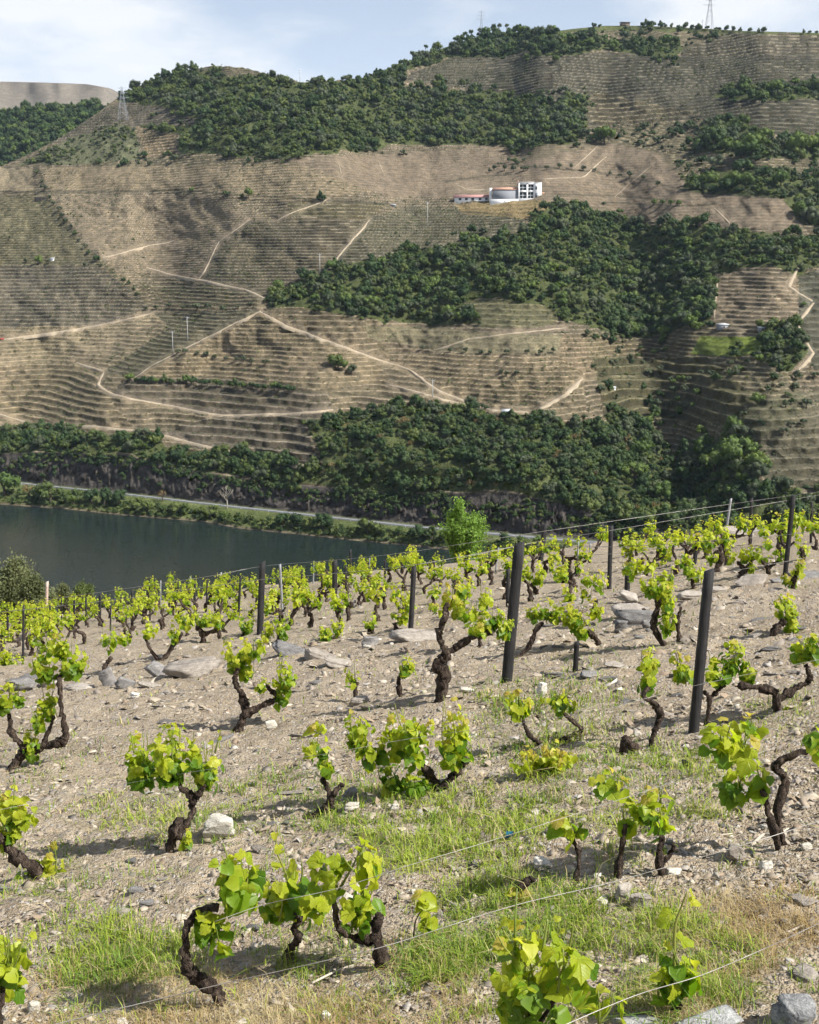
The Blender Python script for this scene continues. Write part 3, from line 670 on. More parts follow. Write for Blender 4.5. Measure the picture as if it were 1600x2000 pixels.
def ribbon(name, line, wm, mat, lift):
    P = []
    for (x0, y0), (x1, y1) in zip(line[:-1], line[1:]):
        k = max(2, int(math.hypot(x1 - x0, y1 - y0) / 5))
        for i in range(k): P.append((x0 + (x1 - x0) * i / k, y0 + (y1 - y0) * i / k))
    P.append(line[-1])
    P = [(x + 1.3 * float(fbm(np.array([i * .21]), np.array([line[0][0]]), 2, 7)[0]), y + 1.6 * float(fbm(np.array([i * .17 + 9]), np.array([line[0][1]]), 3, 8)[0])) for i, (x, y) in enumerate(P)]
    W = np.array([far_at(*p) for p in P])
    for _ in range(3): W[1:-1, 2] = (W[:-2, 2] + W[2:, 2] + 2 * W[1:-1, 2]) / 4
    T = np.gradient(W, axis=0); T[:, 2] = 0; T /= np.linalg.norm(T, axis=1)[:, None] + 1e-9
    S = np.stack([-T[:, 1], T[:, 0], T[:, 0] * 0], -1)
    wv = wm * 0.24 * (1 + 0.35 * fbm(np.arange(len(P)) * 0.45, np.zeros(len(P)), 3, int(line[0][0]) % 50))[:, None]
    en = np.clip(np.minimum(np.arange(len(P)), np.arange(len(P))[::-1]) / 3.0, .25, 1)[:, None]; wv = wv * en
    L = W + S * wv; R_ = W - S * wv
    for E in (L, R_): E[:, 2] = W[:, 2] + lift
    B1 = L - S * -0.6 - [0, 0, 2.0]; B2 = R_ + S * -0.6 - [0, 0, 2.0]
    n = len(P); Vv = np.concatenate([B1, L, R_, B2]); I = np.arange(4 * n).reshape(4, n)
    F = np.concatenate([np.stack([I[a][:-1], I[a][1:], I[a + 1][1:], I[a + 1][:-1]], -1) for a in range(3)])
    return link(name, mesh_np(name, Vv, F, mat, False))
for line, wm in TRACKS:
    if math.hypot(line[0][0] - line[-1][0], line[0][1] - line[-1][1]) < 10: continue
    tag(ribbon('dirt_track', line, wm, M['track'], 0.18), 'pale dirt track across the terraced hillside', kind='structure')
# ------------------------------------------------------------------ far trees
def crown_mesh(name, mat, nclump, nleaf, size, shape=(1, 1, 0.85), seed=0, core=True, lift=0.9, leafk=1.0):
    """a crown of leaf-sized faces gathered in uneven clumps round a unit ball standing on z=0"""
    g = np.random.default_rng(seed); Vs, Fs = [], []; n0 = 0
    cen = []
    for i in range(nclump):
        d = g.normal(size=3); d[2] = abs(d[2]) * 1.0 - 0.30; d /= np.linalg.norm(d)
        cen.append(d * g.uniform(0.35, 0.78) * np.array(shape))
    cen = np.array(cen); rad = g.uniform(0.28, 0.48, nclump)
    for c, r in zip(cen, rad):
        d = g.normal(size=(nleaf, 3)); d /= np.linalg.norm(d, axis=1)[:, None]
        p = c + d * r * g.uniform(0.72, 1.08, (nleaf, 1))
        nrm = d * 0.9 + g.normal(size=(nleaf, 3)) * 0.45 + np.array([0, 0, 0.25]); nrm /= np.linalg.norm(nrm, axis=1)[:, None]
        t = np.cross(nrm, g.normal(size=(nleaf, 3))); t /= np.linalg.norm(t, axis=1)[:, None] + 1e-9
        b = np.cross(nrm, t); s = size * g.uniform(0.6, 1.35, (nleaf, 1))
        q = np.stack([p - t * s - b * s * .55, p + t * s * .8 - b * s * .7, p + t * s + b * s * .55, p - t * s * .7 + b * s * .7], 1)
        Vs.append(q.reshape(-1, 3)); Fs.append(np.arange(n0, n0 + nleaf * 4).reshape(-1, 4)); n0 += nleaf * 4
    Fq = [np.concatenate(Fs)]
    if core:                                       # twiggy dense inside
        ft = []
        for c, r in zip(cen, rad):
            th = np.linspace(0, 2 * np.pi, 7)[:-1]; rr = r * 0.74
            ring = [c + [0, 0, rr]] + [c + rr * np.array([math.cos(a) * .87, math.sin(a) * .87, h]) for h in (.5, -.5) for a in th] + [c - [0, 0, rr]]
            ring = np.array(ring) + g.normal(size=(14, 3)) * r * 0.10
            Vs.append(ring)
            for k in range(6):
                k2 = (k + 1) % 6
                ft += [(n0, n0 + 1 + k, n0 + 1 + k2), (n0 + 13, n0 + 7 + k2, n0 + 7 + k), (n0 + 1 + k, n0 + 7 + k, n0 + 7 + k2), (n0 + 1 + k, n0 + 7 + k2, n0 + 1 + k2)]
            n0 += 14
        Fq.append(np.array(ft))
    V = np.concatenate(Vs); V[:, 2] += lift
    return mesh_np(name, V, Fq, mat, True)
def tube(P, R, sides=7, jit=0.0, g=None, cap=True):
    """swept tube: P (n,3), R (n,)"""
    P = np.asarray(P, float); n = len(P); R = np.broadcast_to(np.asarray(R, float), (n,))
    T = np.gradient(P, axis=0); T /= np.linalg.norm(T, axis=1)[:, None] + 1e-9
    ref = np.array([0.31, 0.9, 0.2]); V = []
    for i in range(n):
        a = np.cross(T[i], ref); a /= np.linalg.norm(a) + 1e-9; b = np.cross(T[i], a)
        th = np.linspace(0, 2 * np.pi, sides + 1)[:-1]
        k = R[i] * (1 + (g.normal(size=sides) * jit if g is not None and jit else 0))
        V.append(P[i] + (np.cos(th) * k)[:, None] * a + (np.sin(th) * k)[:, None] * b)
    V = np.array(V).reshape(-1, 3); I = np.arange(n * sides).reshape(n, sides); J = np.roll(I, -1, 1)
    F = np.stack([I[:-1], J[:-1], J[1:], I[1:]], -1).reshape(-1, 4); T3 = []
    if cap:
        V = np.concatenate([V, P[:1] - T[:1] * R[0] * .3, P[-1:] + T[-1:] * R[-1] * .5]); e0, e1 = n * sides, n * sides + 1
        T3 = [(e0, I[0, (k + 1) % sides], I[0, k]) for k in range(sides)] + [(e1, I[-1, k], I[-1, (k + 1) % sides]) for k in range(sides)]
    return V, F, np.array(T3, dtype=np.int32).reshape(-1, 3)
def join(parts):
    Vs, Q, T = [], [], []; n = 0
    for V, F, T3 in parts:
        Vs.append(V); Q.append(np.asarray(F).reshape(-1, 4) + n)
        if len(T3): T.append(T3 + n)
        n += len(V)
    return np.concatenate(Vs), [np.concatenate(Q)] + ([np.concatenate(T)] if T else [])
def boxes(bl):
    """bl: list of (x0,y0,z0,x1,y1,z1)"""
    V, F = [], []
    for k, (x0, y0, z0, x1, y1, z1) in enumerate(bl):
        V += [(x0, y0, z0), (x1, y0, z0), (x1, y1, z0), (x0, y1, z0), (x0, y0, z1), (x1, y0, z1), (x1, y1, z1), (x0, y1, z1)]
        F += [[8 * k + i for i in f] for f in ((0, 3, 2, 1), (4, 5, 6, 7), (0, 1, 5, 4), (1, 2, 6, 5), (2, 3, 7, 6), (3, 0, 4, 7))]
    return np.array(V, float), np.array(F)
def trunk_mesh(name, mat, h, r, seed, limbs=3):
    g = np.random.default_rng(seed); parts = []
    z = np.linspace(-0.25, h, 6); P = np.stack([g.normal(size=6) * .03 * h, g.normal(size=6) * .03 * h, z], -1)
    parts.append(tube(P, np.linspace(r * 1.25, r * .7, 6), 6, .08, g))
    for k in range(limbs):
        a = g.uniform(0, 6.28); e = P[-1] + np.array([math.cos(a) * .5, math.sin(a) * .5, .55]) * g.uniform(.7, 1.1)
        parts.append(tube(np.array([P[-2], (P[-1] + e) / 2 + g.normal(size=3) * .05, e]), np.array([r * .7, r * .5, r * .2]), 5, .05, g))
    V, F = join(parts); return mesh_np(name, V, F, mat, True)
KINDS = {}
def kind(k, cm, tm, variants, **kw):
    sh_ = [(1, 1, .85), (.82, .86, 1.12), (1.2, 1.08, .68), (.95, 1.1, .9), (1.1, .8, 1.0)]
    KINDS[k] = [(crown_mesh('crown', M[cm], seed=100 * len(KINDS) + i, **{'shape': sh_[i % 5], **kw}), trunk_mesh('trunk', M[tm], kw.get('lift', .9) * .75, .09, 7 + i)) for i in range(variants)]
kind('oak', 'crown_oak', 'far_bark', 6, nclump=10, nleaf=46, size=0.068)
kind('olive', 'crown_olive', 'far_bark', 3, nclump=9, nleaf=44, size=0.068, lift=1.05)
kind('lime', 'crown_lime', 'far_bark', 4, nclump=11, nleaf=46, size=0.066)
kind('bank', 'crown_bank', 'far_bark', 4, nclump=11, nleaf=46, size=0.066, lift=0.7)
kind('rust', 'crown_rust', 'far_bark', 1, nclump=7, nleaf=26, size=0.07, core=False, lift=1.1)
kind('pine', 'crown_oak', 'far_bark', 2, nclump=8, nleaf=34, size=0.10, shape=(.8, .8, .6), lift=2.4)

# woods that read as one mass: geometry-node instances on points
def gn_scatter(name, label, pts, scl, kindmix):
    me = bpy.data.meshes.new(name); me.vertices.add(len(pts)); me.vertices.foreach_set('co', np.asarray(pts, np.float32).ravel()); me.update()
    attr_f(me, 'scl', scl)
    coll = bpy.data.collections.new(name + '_kinds')
    for kk in kindmix:
        for cm, tm in KINDS[kk]:
            o = bpy.data.objects.new('crown', cm); coll.objects.link(o)
    ng = bpy.data.node_groups.new(name, 'GeometryNodeTree')
    ng.interface.new_socket('Geometry', in_out='INPUT', socket_type='NodeSocketGeometry'); ng.interface.new_socket('Geometry', in_out='OUTPUT', socket_type='NodeSocketGeometry')
    N = ng.nodes.new; L = ng.links.new
    gi, go = N('NodeGroupInput'), N('NodeGroupOutput'); ip = N('GeometryNodeInstanceOnPoints'); ci = N('GeometryNodeCollectionInfo')
    ci.inputs['Collection'].default_value = coll; ci.inputs['Separate Children'].default_value = True; ci.inputs['Reset Children'].default_value = True
    ip.inputs['Pick Instance'].default_value = True
    rv = N('FunctionNodeRandomValue'); rv.data_type = 'FLOAT_VECTOR'; rv.inputs[0].default_value = (-.12, -.12, 0); rv.inputs[1].default_value = (.12, .12, 6.28)
    na = N('GeometryNodeInputNamedAttribute'); na.data_type = 'FLOAT'; na.inputs['Name'].default_value = 'scl'
    L(gi.outputs[0], ip.inputs['Points']); L(ci.outputs[0], ip.inputs['Instance']); L(rv.outputs[0], ip.inputs['Rotation']); L(na.outputs[0], ip.inputs['Scale']); L(ip.outputs[0], go.inputs[0])
    o = link(name, me); md = o.modifiers.new('scatter', 'NODES'); md.node_group = ng
    tag(o, label, None, None, 'stuff'); return o
cellA = np.linalg.norm(np.cross(np.stack([np.gradient(HX, axis=1), np.gradient(HY, axis=1), np.gradient(HZ, axis=1)], -1), np.stack([np.gradient(HX, axis=0), np.gradient(HY, axis=0), np.gradient(HZ, axis=0)], -1)), axis=-1)
cellA = np.minimum(cellA, np.percentile(cellA, 99.5))
def scatter_in(poly, spacing, jit=5.0, clump=0.0, seed=0):
    m = cover(poly, jit) & (TU > -120) & (TU < 1720)
    w = (cellA * m)
    if clump: w = w * np.clip(0.5 + clump * fbm(TX * 0.035, TY * 0.035, 3, 200 + seed), 0, 3)
    tot = w.sum(); n = int(tot / spacing ** 2)
    if n < 1: return np.zeros((0, 3))
    g = np.random.default_rng(300 + seed)
    k = g.choice(w.size, size=n, p=(w / tot).ravel()); r, c = np.unravel_index(k, w.shape)
    P = np.stack([HX[r, c], HY[r, c], HZ[r, c]], -1); P[:, :2] += g.uniform(-.8, .8, (n, 2)); return P
WOODS = [('hill', 'dense dark evergreen wood over the rounded hill and its saddle', 5.2, 2.9, ['oak', 'bank', 'olive', 'bank'], .5),
 ('ridge', 'dark wood along the high right-hand ridge', 6.0, 3.2, ['oak', 'oak', 'pine', 'lime'], .6),
 ('right', 'mixed green trees below the upper terraces at right', 6.4, 3.6, ['oak', 'lime', 'olive'], .4),
 ('right_low', 'green trees and bushes beside the bare fields at right', 5.6, 3.1, ['oak', 'lime', 'olive'], .4),
 ('right_top', 'strip of bright trees between the upper right terraces', 5.6, 3.2, ['lime', 'oak'], .3),
 ('centre', 'thick oak wood filling the middle of the far slope', 4.2, 2.5, ['oak', 'oak', 'bank', 'olive', 'lime', 'oak'], .4),
 ('cliff_wood', 'dark wood above the river cliff in the centre', 3.3, 2.05, ['oak', 'oak', 'rust', 'bank', 'olive', 'oak', 'oak'], .4),
 ('cliff_strip', 'strip of dark trees on top of the river cliff at left', 3.3, 2.1, ['oak', 'oak', 'bank'], .4),
 ('ravine', 'trees crowding the ravine at right', 4.4, 2.6, ['oak', 'lime', 'oak', 'olive'], .4),
 ('clump', 'clump of dark trees beside the small green field', 4.4, 3.0, ['oak'], .3)]
seedc = 0
for key, lab, sp, rad, mixk, cl_ in WOODS:
    seedc += 1
    P = np.concatenate([scatter_in(FOREST[key], sp * (0.66 if 'cliff' in key else 0.76), 9.0, cl_ + .35, seedc), scatter_in(FOREST[key], sp * 1.7, 34.0, .4, seedc + 50)])
    U_ = scatter_in(FOREST[key], sp * 0.60, 22.0, .3, seedc + 90)                 # understorey filling the gaps
    g = np.random.default_rng(seedc)
    sc_ = np.concatenate([rad * 0.92 * np.exp(np.clip(g.normal(size=len(P)) * .40, -1, .75)), rad * .48 * np.exp(g.normal(size=len(U_)) * .3)])
    gn_scatter('woodland', lab, np.concatenate([P, U_]) - [0, 0, .5], sc_, mixk + ['olive', 'bank'])
for key, sp, rad, mixk, lab in (('pale', 3.3, 1.5, ['olive', 'olive', 'bank'], 'pale scrub on the spur at left'), ('gully', 6.2, 1.9, ['olive', 'olive', 'oak', 'lime'], 'scattered bushes in the terraced gully at right'),
        ('olive_slope', 5.6, 2.1, ['olive', 'olive', 'oak'], 'grey olive grove on the upper slope at right'), ('under_house', 4.2, 1.9, ['oak', 'lime', 'olive'], 'bushes on the bank below the white house'),
        ('edge', 7, 1.9, ['olive', 'oak'], 'bushes along the upper edge of the bare fields'), ('right_edge', 6, 2.1, ['oak', 'olive'], 'bushes around the small terraces at right'), ('top', 9, 2.4, ['oak', 'olive'], 'thin trees on the plateau at upper right')):
    seedc += 1
    P = scatter_in(SCRUB[key][0], sp, 6.0, .8, seedc); g = np.random.default_rng(seedc)
    gn_scatter('scrub', lab, P - [0, 0, .35], rad * np.exp(g.normal(size=len(P)) * .3), mixk)
g = np.random.default_rng(5)                       # the wooded hill behind
rr = g.integers(0, 108, 2600); cc_ = g.integers(60, 149, 2600)
P = BH[rr, cc_] + g.normal(size=(2600, 3)) * [5, 5, 0] - [0, 0, 1.5]
gn_scatter('woodland', 'dark wood on the slope behind the spur at far left', P, 4.2 * np.exp(g.normal(size=len(P)) * .25), ['oak', 'oak', 'lime'])
# the rows of vines and weedy tufts on the far terraces
tuft = crown_mesh('tuft', M['crown_olive'], nclump=2, nleaf=7, size=0.30, seed=901, core=False, lift=0.5); tuft2 = crown_mesh('tuft', M['crown_bank'], nclump=2, nleaf=7, size=0.30, seed=902, core=False, lift=0.5)
KINDS['tuft'] = [(tuft, None), (tuft2, None)]
wt = cellA * (np.exp(-((fr - .36) / .09) ** 2) + .30 * np.exp(-((fr - .9) / .12) ** 2)) * np.clip(amp, 0, 1) * np.clip(.6 + 1.1 * fbm(TX * .02, TY * .02, 3, 205), .08, 2) * (TU > -80) * (TU < 1680) * ~fmask
k = np.random.default_rng(8).choice(wt.size, size=30000, p=(wt / wt.sum()).ravel()); r_, c_ = np.unravel_index(k, wt.shape)
P = np.stack([HX[r_, c_], HY[r_, c_], HZ[r_, c_]], -1); g8 = np.random.default_rng(9); P[:, :2] += g8.uniform(-.6, .6, (len(P), 2))
gn_scatter('terrace_vines', 'tiny vine rows and weeds along the far terraces', P, .44 * np.exp(g8.normal(size=len(P)) * .35), ['tuft'])
# undergrowth on the river bank and bushes clinging to the cliff
P, s_ = [], []
for i in range(1500):
    u = g.uniform(-100, 1500); f = g.uniform(0.02, 0.60) ** 1.0
    P.append(front_at(u, f) - np.array([0, 0, .25])); s_.append(g.uniform(.5, 1.35))
gn_scatter('bank_undergrowth', 'low green undergrowth along the far river bank', P, s_, ['bank', 'oak', 'bank'])
P, s_ = [], []
for i in range(1900):
    u = g.uniform(-100, 1600); c0 = int(np.interp(u, cols, np.arange(len(cols)))); r = 14 + int(g.uniform(0, 1) ** 0.55 * 19)
    if fbm(np.array([u * .02]), np.array([r * .2]), 2, 3)[0] < -0.22: continue
    if u < 700 and r < 27 and g.random() < .72: continue
    P.append((RX[r, c0], RY[r, c0], RZ[r, c0] - .3)); s_.append(g.uniform(.6, 1.8))
gn_scatter('cliff_scrub', 'dark scrub clinging to the river cliff', P, s_, ['oak', 'oak', 'bank'])

def far_tree(k, u, v, rpx, label, group=None, name='tree', cat='tree', base=None):
    p = far_at(u, v) if base is None else base
    s = rpx * p[1] / FPX
    g = np.random.default_rng(int(u * 7 + v * 13) % 99991)
    cm, tm = KINDS[k][g.integers(0, len(KINDS[k]))]
    r = empty(name, p); r.rotation_euler = (0, 0, g.uniform(0, 6.28)); r.scale = (s * g.uniform(.92, 1.1), s * g.uniform(.92, 1.1), s * g.uniform(.9, 1.1))
    link('crown', cm, r); link('trunk', tm, r)
    tag(r, label, cat, group); return r
for i, (u, v, r) in enumerate([(1068, 332, 6), (1093, 330, 6), (1115, 331, 6), (1140, 334, 6), (1162, 336, 5), (1192, 344, 5), (1210, 347, 5), (1230, 349, 8), (1256, 352, 6), (1285, 364, 6)]):
    far_tree('olive', u, v, r, 'round olive in the line above the white house', 'olives in a line above the white house', 'olive_tree')
for u, v, r in [(966, 333, 6), (975, 325, 5), (985, 334, 7), (993, 318, 6), (1003, 336, 7), (1012, 326, 6), (1022, 335, 7), (1030, 333, 6), (957, 338, 5), (1045, 331, 5)]:
    far_tree('olive', u, v, r, 'olive in the cluster just above the white house', 'cluster of olives above the white house', 'olive_tree')
for u, v, r in [(1277, 401, 7), (1294, 401, 7), (1310, 402, 7), (1327, 403, 7)]:
    far_tree('lime', u, v, r, 'bright green tree in the short row right of the house', 'short row of bright trees', 'tree')
for i in range(15):
    t_ = i / 14; u = np.interp(t_, [0, .25, .5, .75, 1], [72, 100, 128, 160, 200]); v = np.interp(t_, [0, .25, .5, .75, 1], [338, 392, 432, 475, 518])
    far_tree('olive' if i % 3 else 'oak', u + rng.normal() * 2, v + 4, rng.uniform(4, 7), 'small tree in the diagonal line down the left terraces', 'diagonal tree line at left', 'tree')
for u, v in [(242, 549), (252, 558), (262, 568), (268, 577)]:
    far_tree('oak', u, v, 5, 'dark bush below the diagonal tree line', 'bushes below the diagonal tree line', 'bush', 'bush')
for u, v, r in [(285, 606, 5), (305, 605, 6), (330, 604, 7), (357, 606, 6), (385, 608, 9), (407, 608, 9), (435, 610, 8), (465, 604, 5), (490, 600, 5)]:
    far_tree('olive', u, v, r, 'olive in the row below the dark terraces', 'olives below the dark terraces', 'olive_tree')
for i in range(10):
    far_tree('olive', 345 + i * 19 + rng.normal() * 3, 692 + i * 2.6, rng.uniform(6, 8), 'olive in the row on the middle left terraces', 'olives on the middle left terraces', 'olive_tree')
for i in range(24):
    far_tree('oak' if i % 4 else 'lime', 252 + i * 14 + rng.normal() * 2, 746 + i * 1.0, rng.uniform(7, 11), 'bush in the long hedge across the lower left terraces', 'hedge on the lower left terraces', 'bush', 'bush')
for u, v, r, k, lab in [(627, 395, 10, 'oak', 'round dark tree alone on the wall left of the white house'), (440, 384, 7, 'oak', 'dark bush on the field wall, left of a pair'), (448, 383, 6, 'oak', 'dark bush on the field wall, right of a pair'), (485, 388, 10, 'lime', 'light green bush beside the dark pair on the field wall'), (472, 389, 6, 'oak', 'dark bush left of the light green one on the field wall'), (374, 377, 6, 'lime', 'small light green bush on the long field wall at left'),
        (660, 722, 25, 'bank', 'large grey-green bush on the terraces in the centre left'), (688, 735, 12, 'olive', 'olive beside the large grey-green bush'), (920, 800, 15, 'olive', 'round olive tree at the wood edge left of the stone hut'), (75, 518, 10, 'lime', 'light green tree on the left-hand terraces'), (50, 515, 6, 'olive', 'left small olive beside the light green terrace tree'), (95, 516, 6, 'olive', 'right small olive beside the light green terrace tree'), (165, 524, 6, 'olive', 'small olive left of the diagonal line end'), (190, 512, 7, 'oak', 'dark tree near the diagonal line end'),
        (1470, 302, 27, 'lime', 'big bright green round tree at right below the upper terraces'), (1448, 308, 15, 'lime', 'smaller bright tree left of the big round one'), (1395, 292, 24, 'oak', 'tall dark tree in the wood at right'), (1180, 282, 20, 'lime', 'bright green tree at the wood edge above the bare field'), (1165, 280, 12, 'oak', 'dark tree left of the bright one above the bare field'), (995, 294, 10, 'lime', 'light tree at the top edge of the bare field'), (1362, 366, 13, 'lime', 'bright tree left of the small fields at right'), (1430, 368, 18, 'lime', 'pair of broad bright trees at right, left one'), (1455, 368, 16, 'lime', 'pair of broad bright trees at right, right one'), (1525, 368, 18, 'lime', 'broad bright tree near the right edge'), (1560, 308, 24, 'lime', 'broad bright tree high at the right edge'), (1595, 300, 20, 'lime', 'bright tree touching the right edge below the upper terraces'), (1560, 425, 18, 'lime', 'yellow-green tree below the bare field at right'),
        (1440, 915, 38, 'lime', 'largest green tree in the ravine at right'), (1395, 925, 30, 'lime', 'green tree left of the largest one in the ravine'), (1475, 930, 26, 'lime', 'green tree right of the largest one in the ravine'), (1250, 900, 28, 'lime', 'pale green tree in the gully above the vineyard brow'), (1240, 940, 26, 'lime', 'pale green tree lower in the gully'), (1290, 985, 28, 'lime', 'green tree at the foot of the gully'), (1150, 1010, 26, 'bank', 'grey-green tree on the cliff edge left of the gully'), (1220, 1040, 24, 'bank', 'grey-green tree at the foot of the cliff edge'), (1255, 1040, 30, 'bank', 'broad pale tree behind the upper vine rows'), (1060, 445, 16, 'lime', 'bright green bush under the white house, leftmost'), (1090, 432, 14, 'lime', 'bright green bush under the white house, rightmost'), (1040, 452, 11, 'lime', 'small bright bush below the house bank'), (1360, 778, 9, 'lime', 'small bright tree on the gully terraces'), (1265, 832, 13, 'lime', 'bright bush beside the gully terraces'), (1370, 855, 13, 'lime', 'bright bush above the ravine trees'), (1570, 600, 7, 'lime', 'small bright bush beside the track at the right edge'), (1360, 648, 12, 'lime', 'bright bush at the corner of the small green field')]:
    far_tree(k, u, v, r, lab)
for u, v, r in [(825, 686, 5), (910, 690, 6), (940, 692, 6), (958, 693, 6), (990, 693, 8), (1030, 693, 6), (1055, 694, 7), (1080, 690, 7), (878, 690, 5)]:
    far_tree('olive', u, v, r, 'olive in the row under the small fields', 'olives under the small fields', 'olive_tree')
for u, v, r in [(880, 736, 5), (980, 730, 6), (990, 737, 6), (1010, 735, 6), (1178, 737, 6), (1195, 755, 6), (1285, 800, 9), (1310, 795, 9), (1340, 800, 8), (1230, 760, 6), (1480, 700, 8), (1500, 770, 10), (1530, 850, 10), (1545, 835, 8), (1570, 830, 9), (1575, 800, 12), (1535, 800, 10), (1480, 790, 9), (1450, 820, 9), (1590, 740, 10)]:
    far_tree('olive', u, v, r, 'grey olive dotted over the lower right terraces', 'olives on the lower right terraces', 'olive_tree')
for i, (u, v, r) in enumerate([(805, 112, 8), (832, 104, 8), (888, 88, 8), (903, 84, 8), (920, 78, 9), (936, 72, 8), (962, 67, 8), (975, 65, 9), (990, 64, 9), (1016, 63, 7)]):
    far_tree('pine', u, v, r * .62, 'tall-stemmed tree standing up on the right-hand skyline', 'trees standing up on the skyline', 'pine_tree')
for i in range(26):
    u = [1160, 1172, 1255, 1262, 1275, 1290, 1300, 1312, 1325, 1340, 1352, 1366, 1382, 1405, 1420, 1432, 1446, 1465, 1482, 1492, 1570, 1582, 1595, 700, 735, 770][i]
    far_tree('oak', u, float(SKYLINE(u)) + 3, rng.uniform(4, 7.5), 'small dark tree along the plateau skyline' if u > 1000 else 'small dark tree on the saddle skyline', 'trees dotted along the skyline' if u > 1000 else 'trees on the saddle skyline')
bank = [(10, .35, 38, 'lime'), (60, .3, 22, 'rust'), (85, .3, 30, 'bank'), (100, .2, 34, 'bank'), (145, .2, 30, 'bank'), (180, .35, 24, 'oak'), (205, .3, 26, 'oak'), (235, .4, 24, 'oak'), (270, .25, 22, 'bank'), (290, .15, 22, 'bank'), (320, .2, 14, 'bank'), (345, .25, 20, 'bank'), (362, .25, 18, 'bank'), (392, .3, 17, 'bank'), (415, .25, 22, 'bank'), (440, .2, 14, 'lime'), (555, .25, 20, 'oak'), (582, .3, 24, 'oak'), (605, .25, 20, 'bank'), (632, .3, 26, 'oak'), (655, .15, 16, 'bank'), (720, .3, 28, 'bank'), (745, .25, 20, 'bank'), (695, .2, 16, 'bank'), (820, .3, 24, 'oak'), (845, .35, 22, 'oak'), (870, .3, 20, 'bank'), (985, .5, 22, 'oak'), (1015, .3, 24, 'bank'), (1050, .6, 15, 'lime'), (1000, .3, 20, 'bank'), (520, .2, 12, 'bank'), (490, .3, 12, 'oak'), (780, .4, 14, 'lime')]
for i, (u, f, r, k) in enumerate(bank):
    far_tree(k, u, 1000 + f, r * .80, {'bank': 'grey-green bush on the far river bank', 'oak': 'dark green bush on the far river bank', 'lime': 'bright green tree on the far river bank', 'rust': 'leafless brownish bush on the far bank at left'}[k], 'bushes on the far bank, ' + k if k != 'rust' else None, 'riverside_bush', 'bush', base=front_at(u, f))
far_tree('rust', 320, 968, 13, 'rust-brown bush beside the riverside road', None, 'bush', 'bush', base=front_at(320, .95))
def bare_tree(u, f, hpx, label):
    p = front_at(u, f); s = hpx * p[1] / FPX; g = np.random.default_rng(3)
    r = empty('bare_tree', p); tr = tube(np.array([[0, 0, -.3], [.02, 0, .3], [-.03, .03, .62], [0, 0, 1.0]]) * s, np.array([.035, .028, .018, .006]) * s, 6)
    link('trunk', mesh_np('trunk', *join([tr]), M['pale_bark'], True), r)
    for k in range(16):
        a = g.uniform(0, 6.28); h = g.uniform(.3, .9); L_ = g.uniform(.15, .34) * (1.25 - h)
        b0 = np.array([0, 0, h]); b1 = b0 + np.array([math.cos(a) * L_, math.sin(a) * L_, L_ * 1.1]); b2 = b1 + np.array([math.cos(a + .5) * L_ * .5, math.sin(a + .5) * L_ * .5, L_ * .5])
        link('branch', mesh_np('branch', *join([tube(np.array([b0, b1, b2]) * s, np.array([.013, .008, .003]) * s, 4), tube(np.array([b1, b1 + [L_ * .4 * math.cos(a - .9), L_ * .4 * math.sin(a - .9), L_ * .5]]) * s, np.array([.006, .002]) * s, 4)]), M['pale_bark']), r)
    tag(r, label, 'tree')
bare_tree(445, .98, 46, 'bare pale tree beside the riverside road against the dark cliff')

# ------------------------------------------------------------------ guard rail
c_lo, c_hi = int(np.interp(-80, cols, np.arange(len(cols)))), int(np.interp(1140, cols, np.arange(len(cols))))
gr = empty('guard_rail', (RX[10, c_lo], RY[10, c_lo], RZ[10, c_lo])); o0 = np.array(gr.location)
LN = np.stack([RX[10, c_lo:c_hi:4], RY[10, c_lo:c_hi:4] + .9, RZ[10, c_lo:c_hi:4]], -1) - o0
n = len(LN); prof = [(0, .62), (0, .95), (.12, .95), (.12, .62)]
Vg = np.concatenate([LN + [0, a, b] for a, b in prof]); I = np.arange(4 * n).reshape(4, n)
link('rail', mesh_np('rail', Vg, np.concatenate([np.stack([I[a][:-1], I[a][1:], I[(a + 1) % 4][1:], I[(a + 1) % 4][:-1]], -1) for a in range(4)]), M['galvanised']), gr)
pm = mesh_np('post', *boxes([(-.08, -.08, -.5, .08, .08, .9)]), M['galvanised'])
for k in range(0, n, 3): link('post', pm, gr, LN[k] + [0, .25, 0])
tag(gr, 'pale metal guard rail along the far riverside road', 'guard rail')

# ------------------------------------------------------------------ house and huts
def part(name, bl, mat, parent):
    V, F = boxes(bl); return link(name, mesh_np(name, V, F, mat), parent)
def slope_roof(name, x0, x1, y0, y1, z0, z1, mat, parent, th=.25):
    ym = (y0 + y1) / 2
    V = np.array([(x0, y0, z0), (x1, y0, z0), (x1, ym, z1), (x0, ym, z1), (x0, y1, z0), (x1, y1, z0)]); V = np.concatenate([V, V - [0, 0, th]])
    F = [(0, 1, 2, 3), (3, 2, 5, 4), (7, 6, 9, 8), (8, 9, 10, 11), (0, 6, 7, 1), (4, 5, 11, 10), (0, 3, 9, 6), (3, 4, 10, 9), (1, 7, 8, 2), (2, 8, 11, 5)]
    return link(name, mesh_np(name, V, np.array(F), mat), parent)
hp = far_at(1010, 391); hp[2] += 0.9; S_ = hp[1] / FPX * .97
H = empty('white_house', hp); H.rotation_euler = (0, 0, -0.07); H.scale = (S_, S_, S_)
part('stone_wing', [(-47, 2, -12, 2, 34, 17)], M['house_stone'], H)
slope_roof('tiled_roof', -48, 1.9, 1.4, 34.6, 17.9, 23, M['terracotta'], H, 1.0)
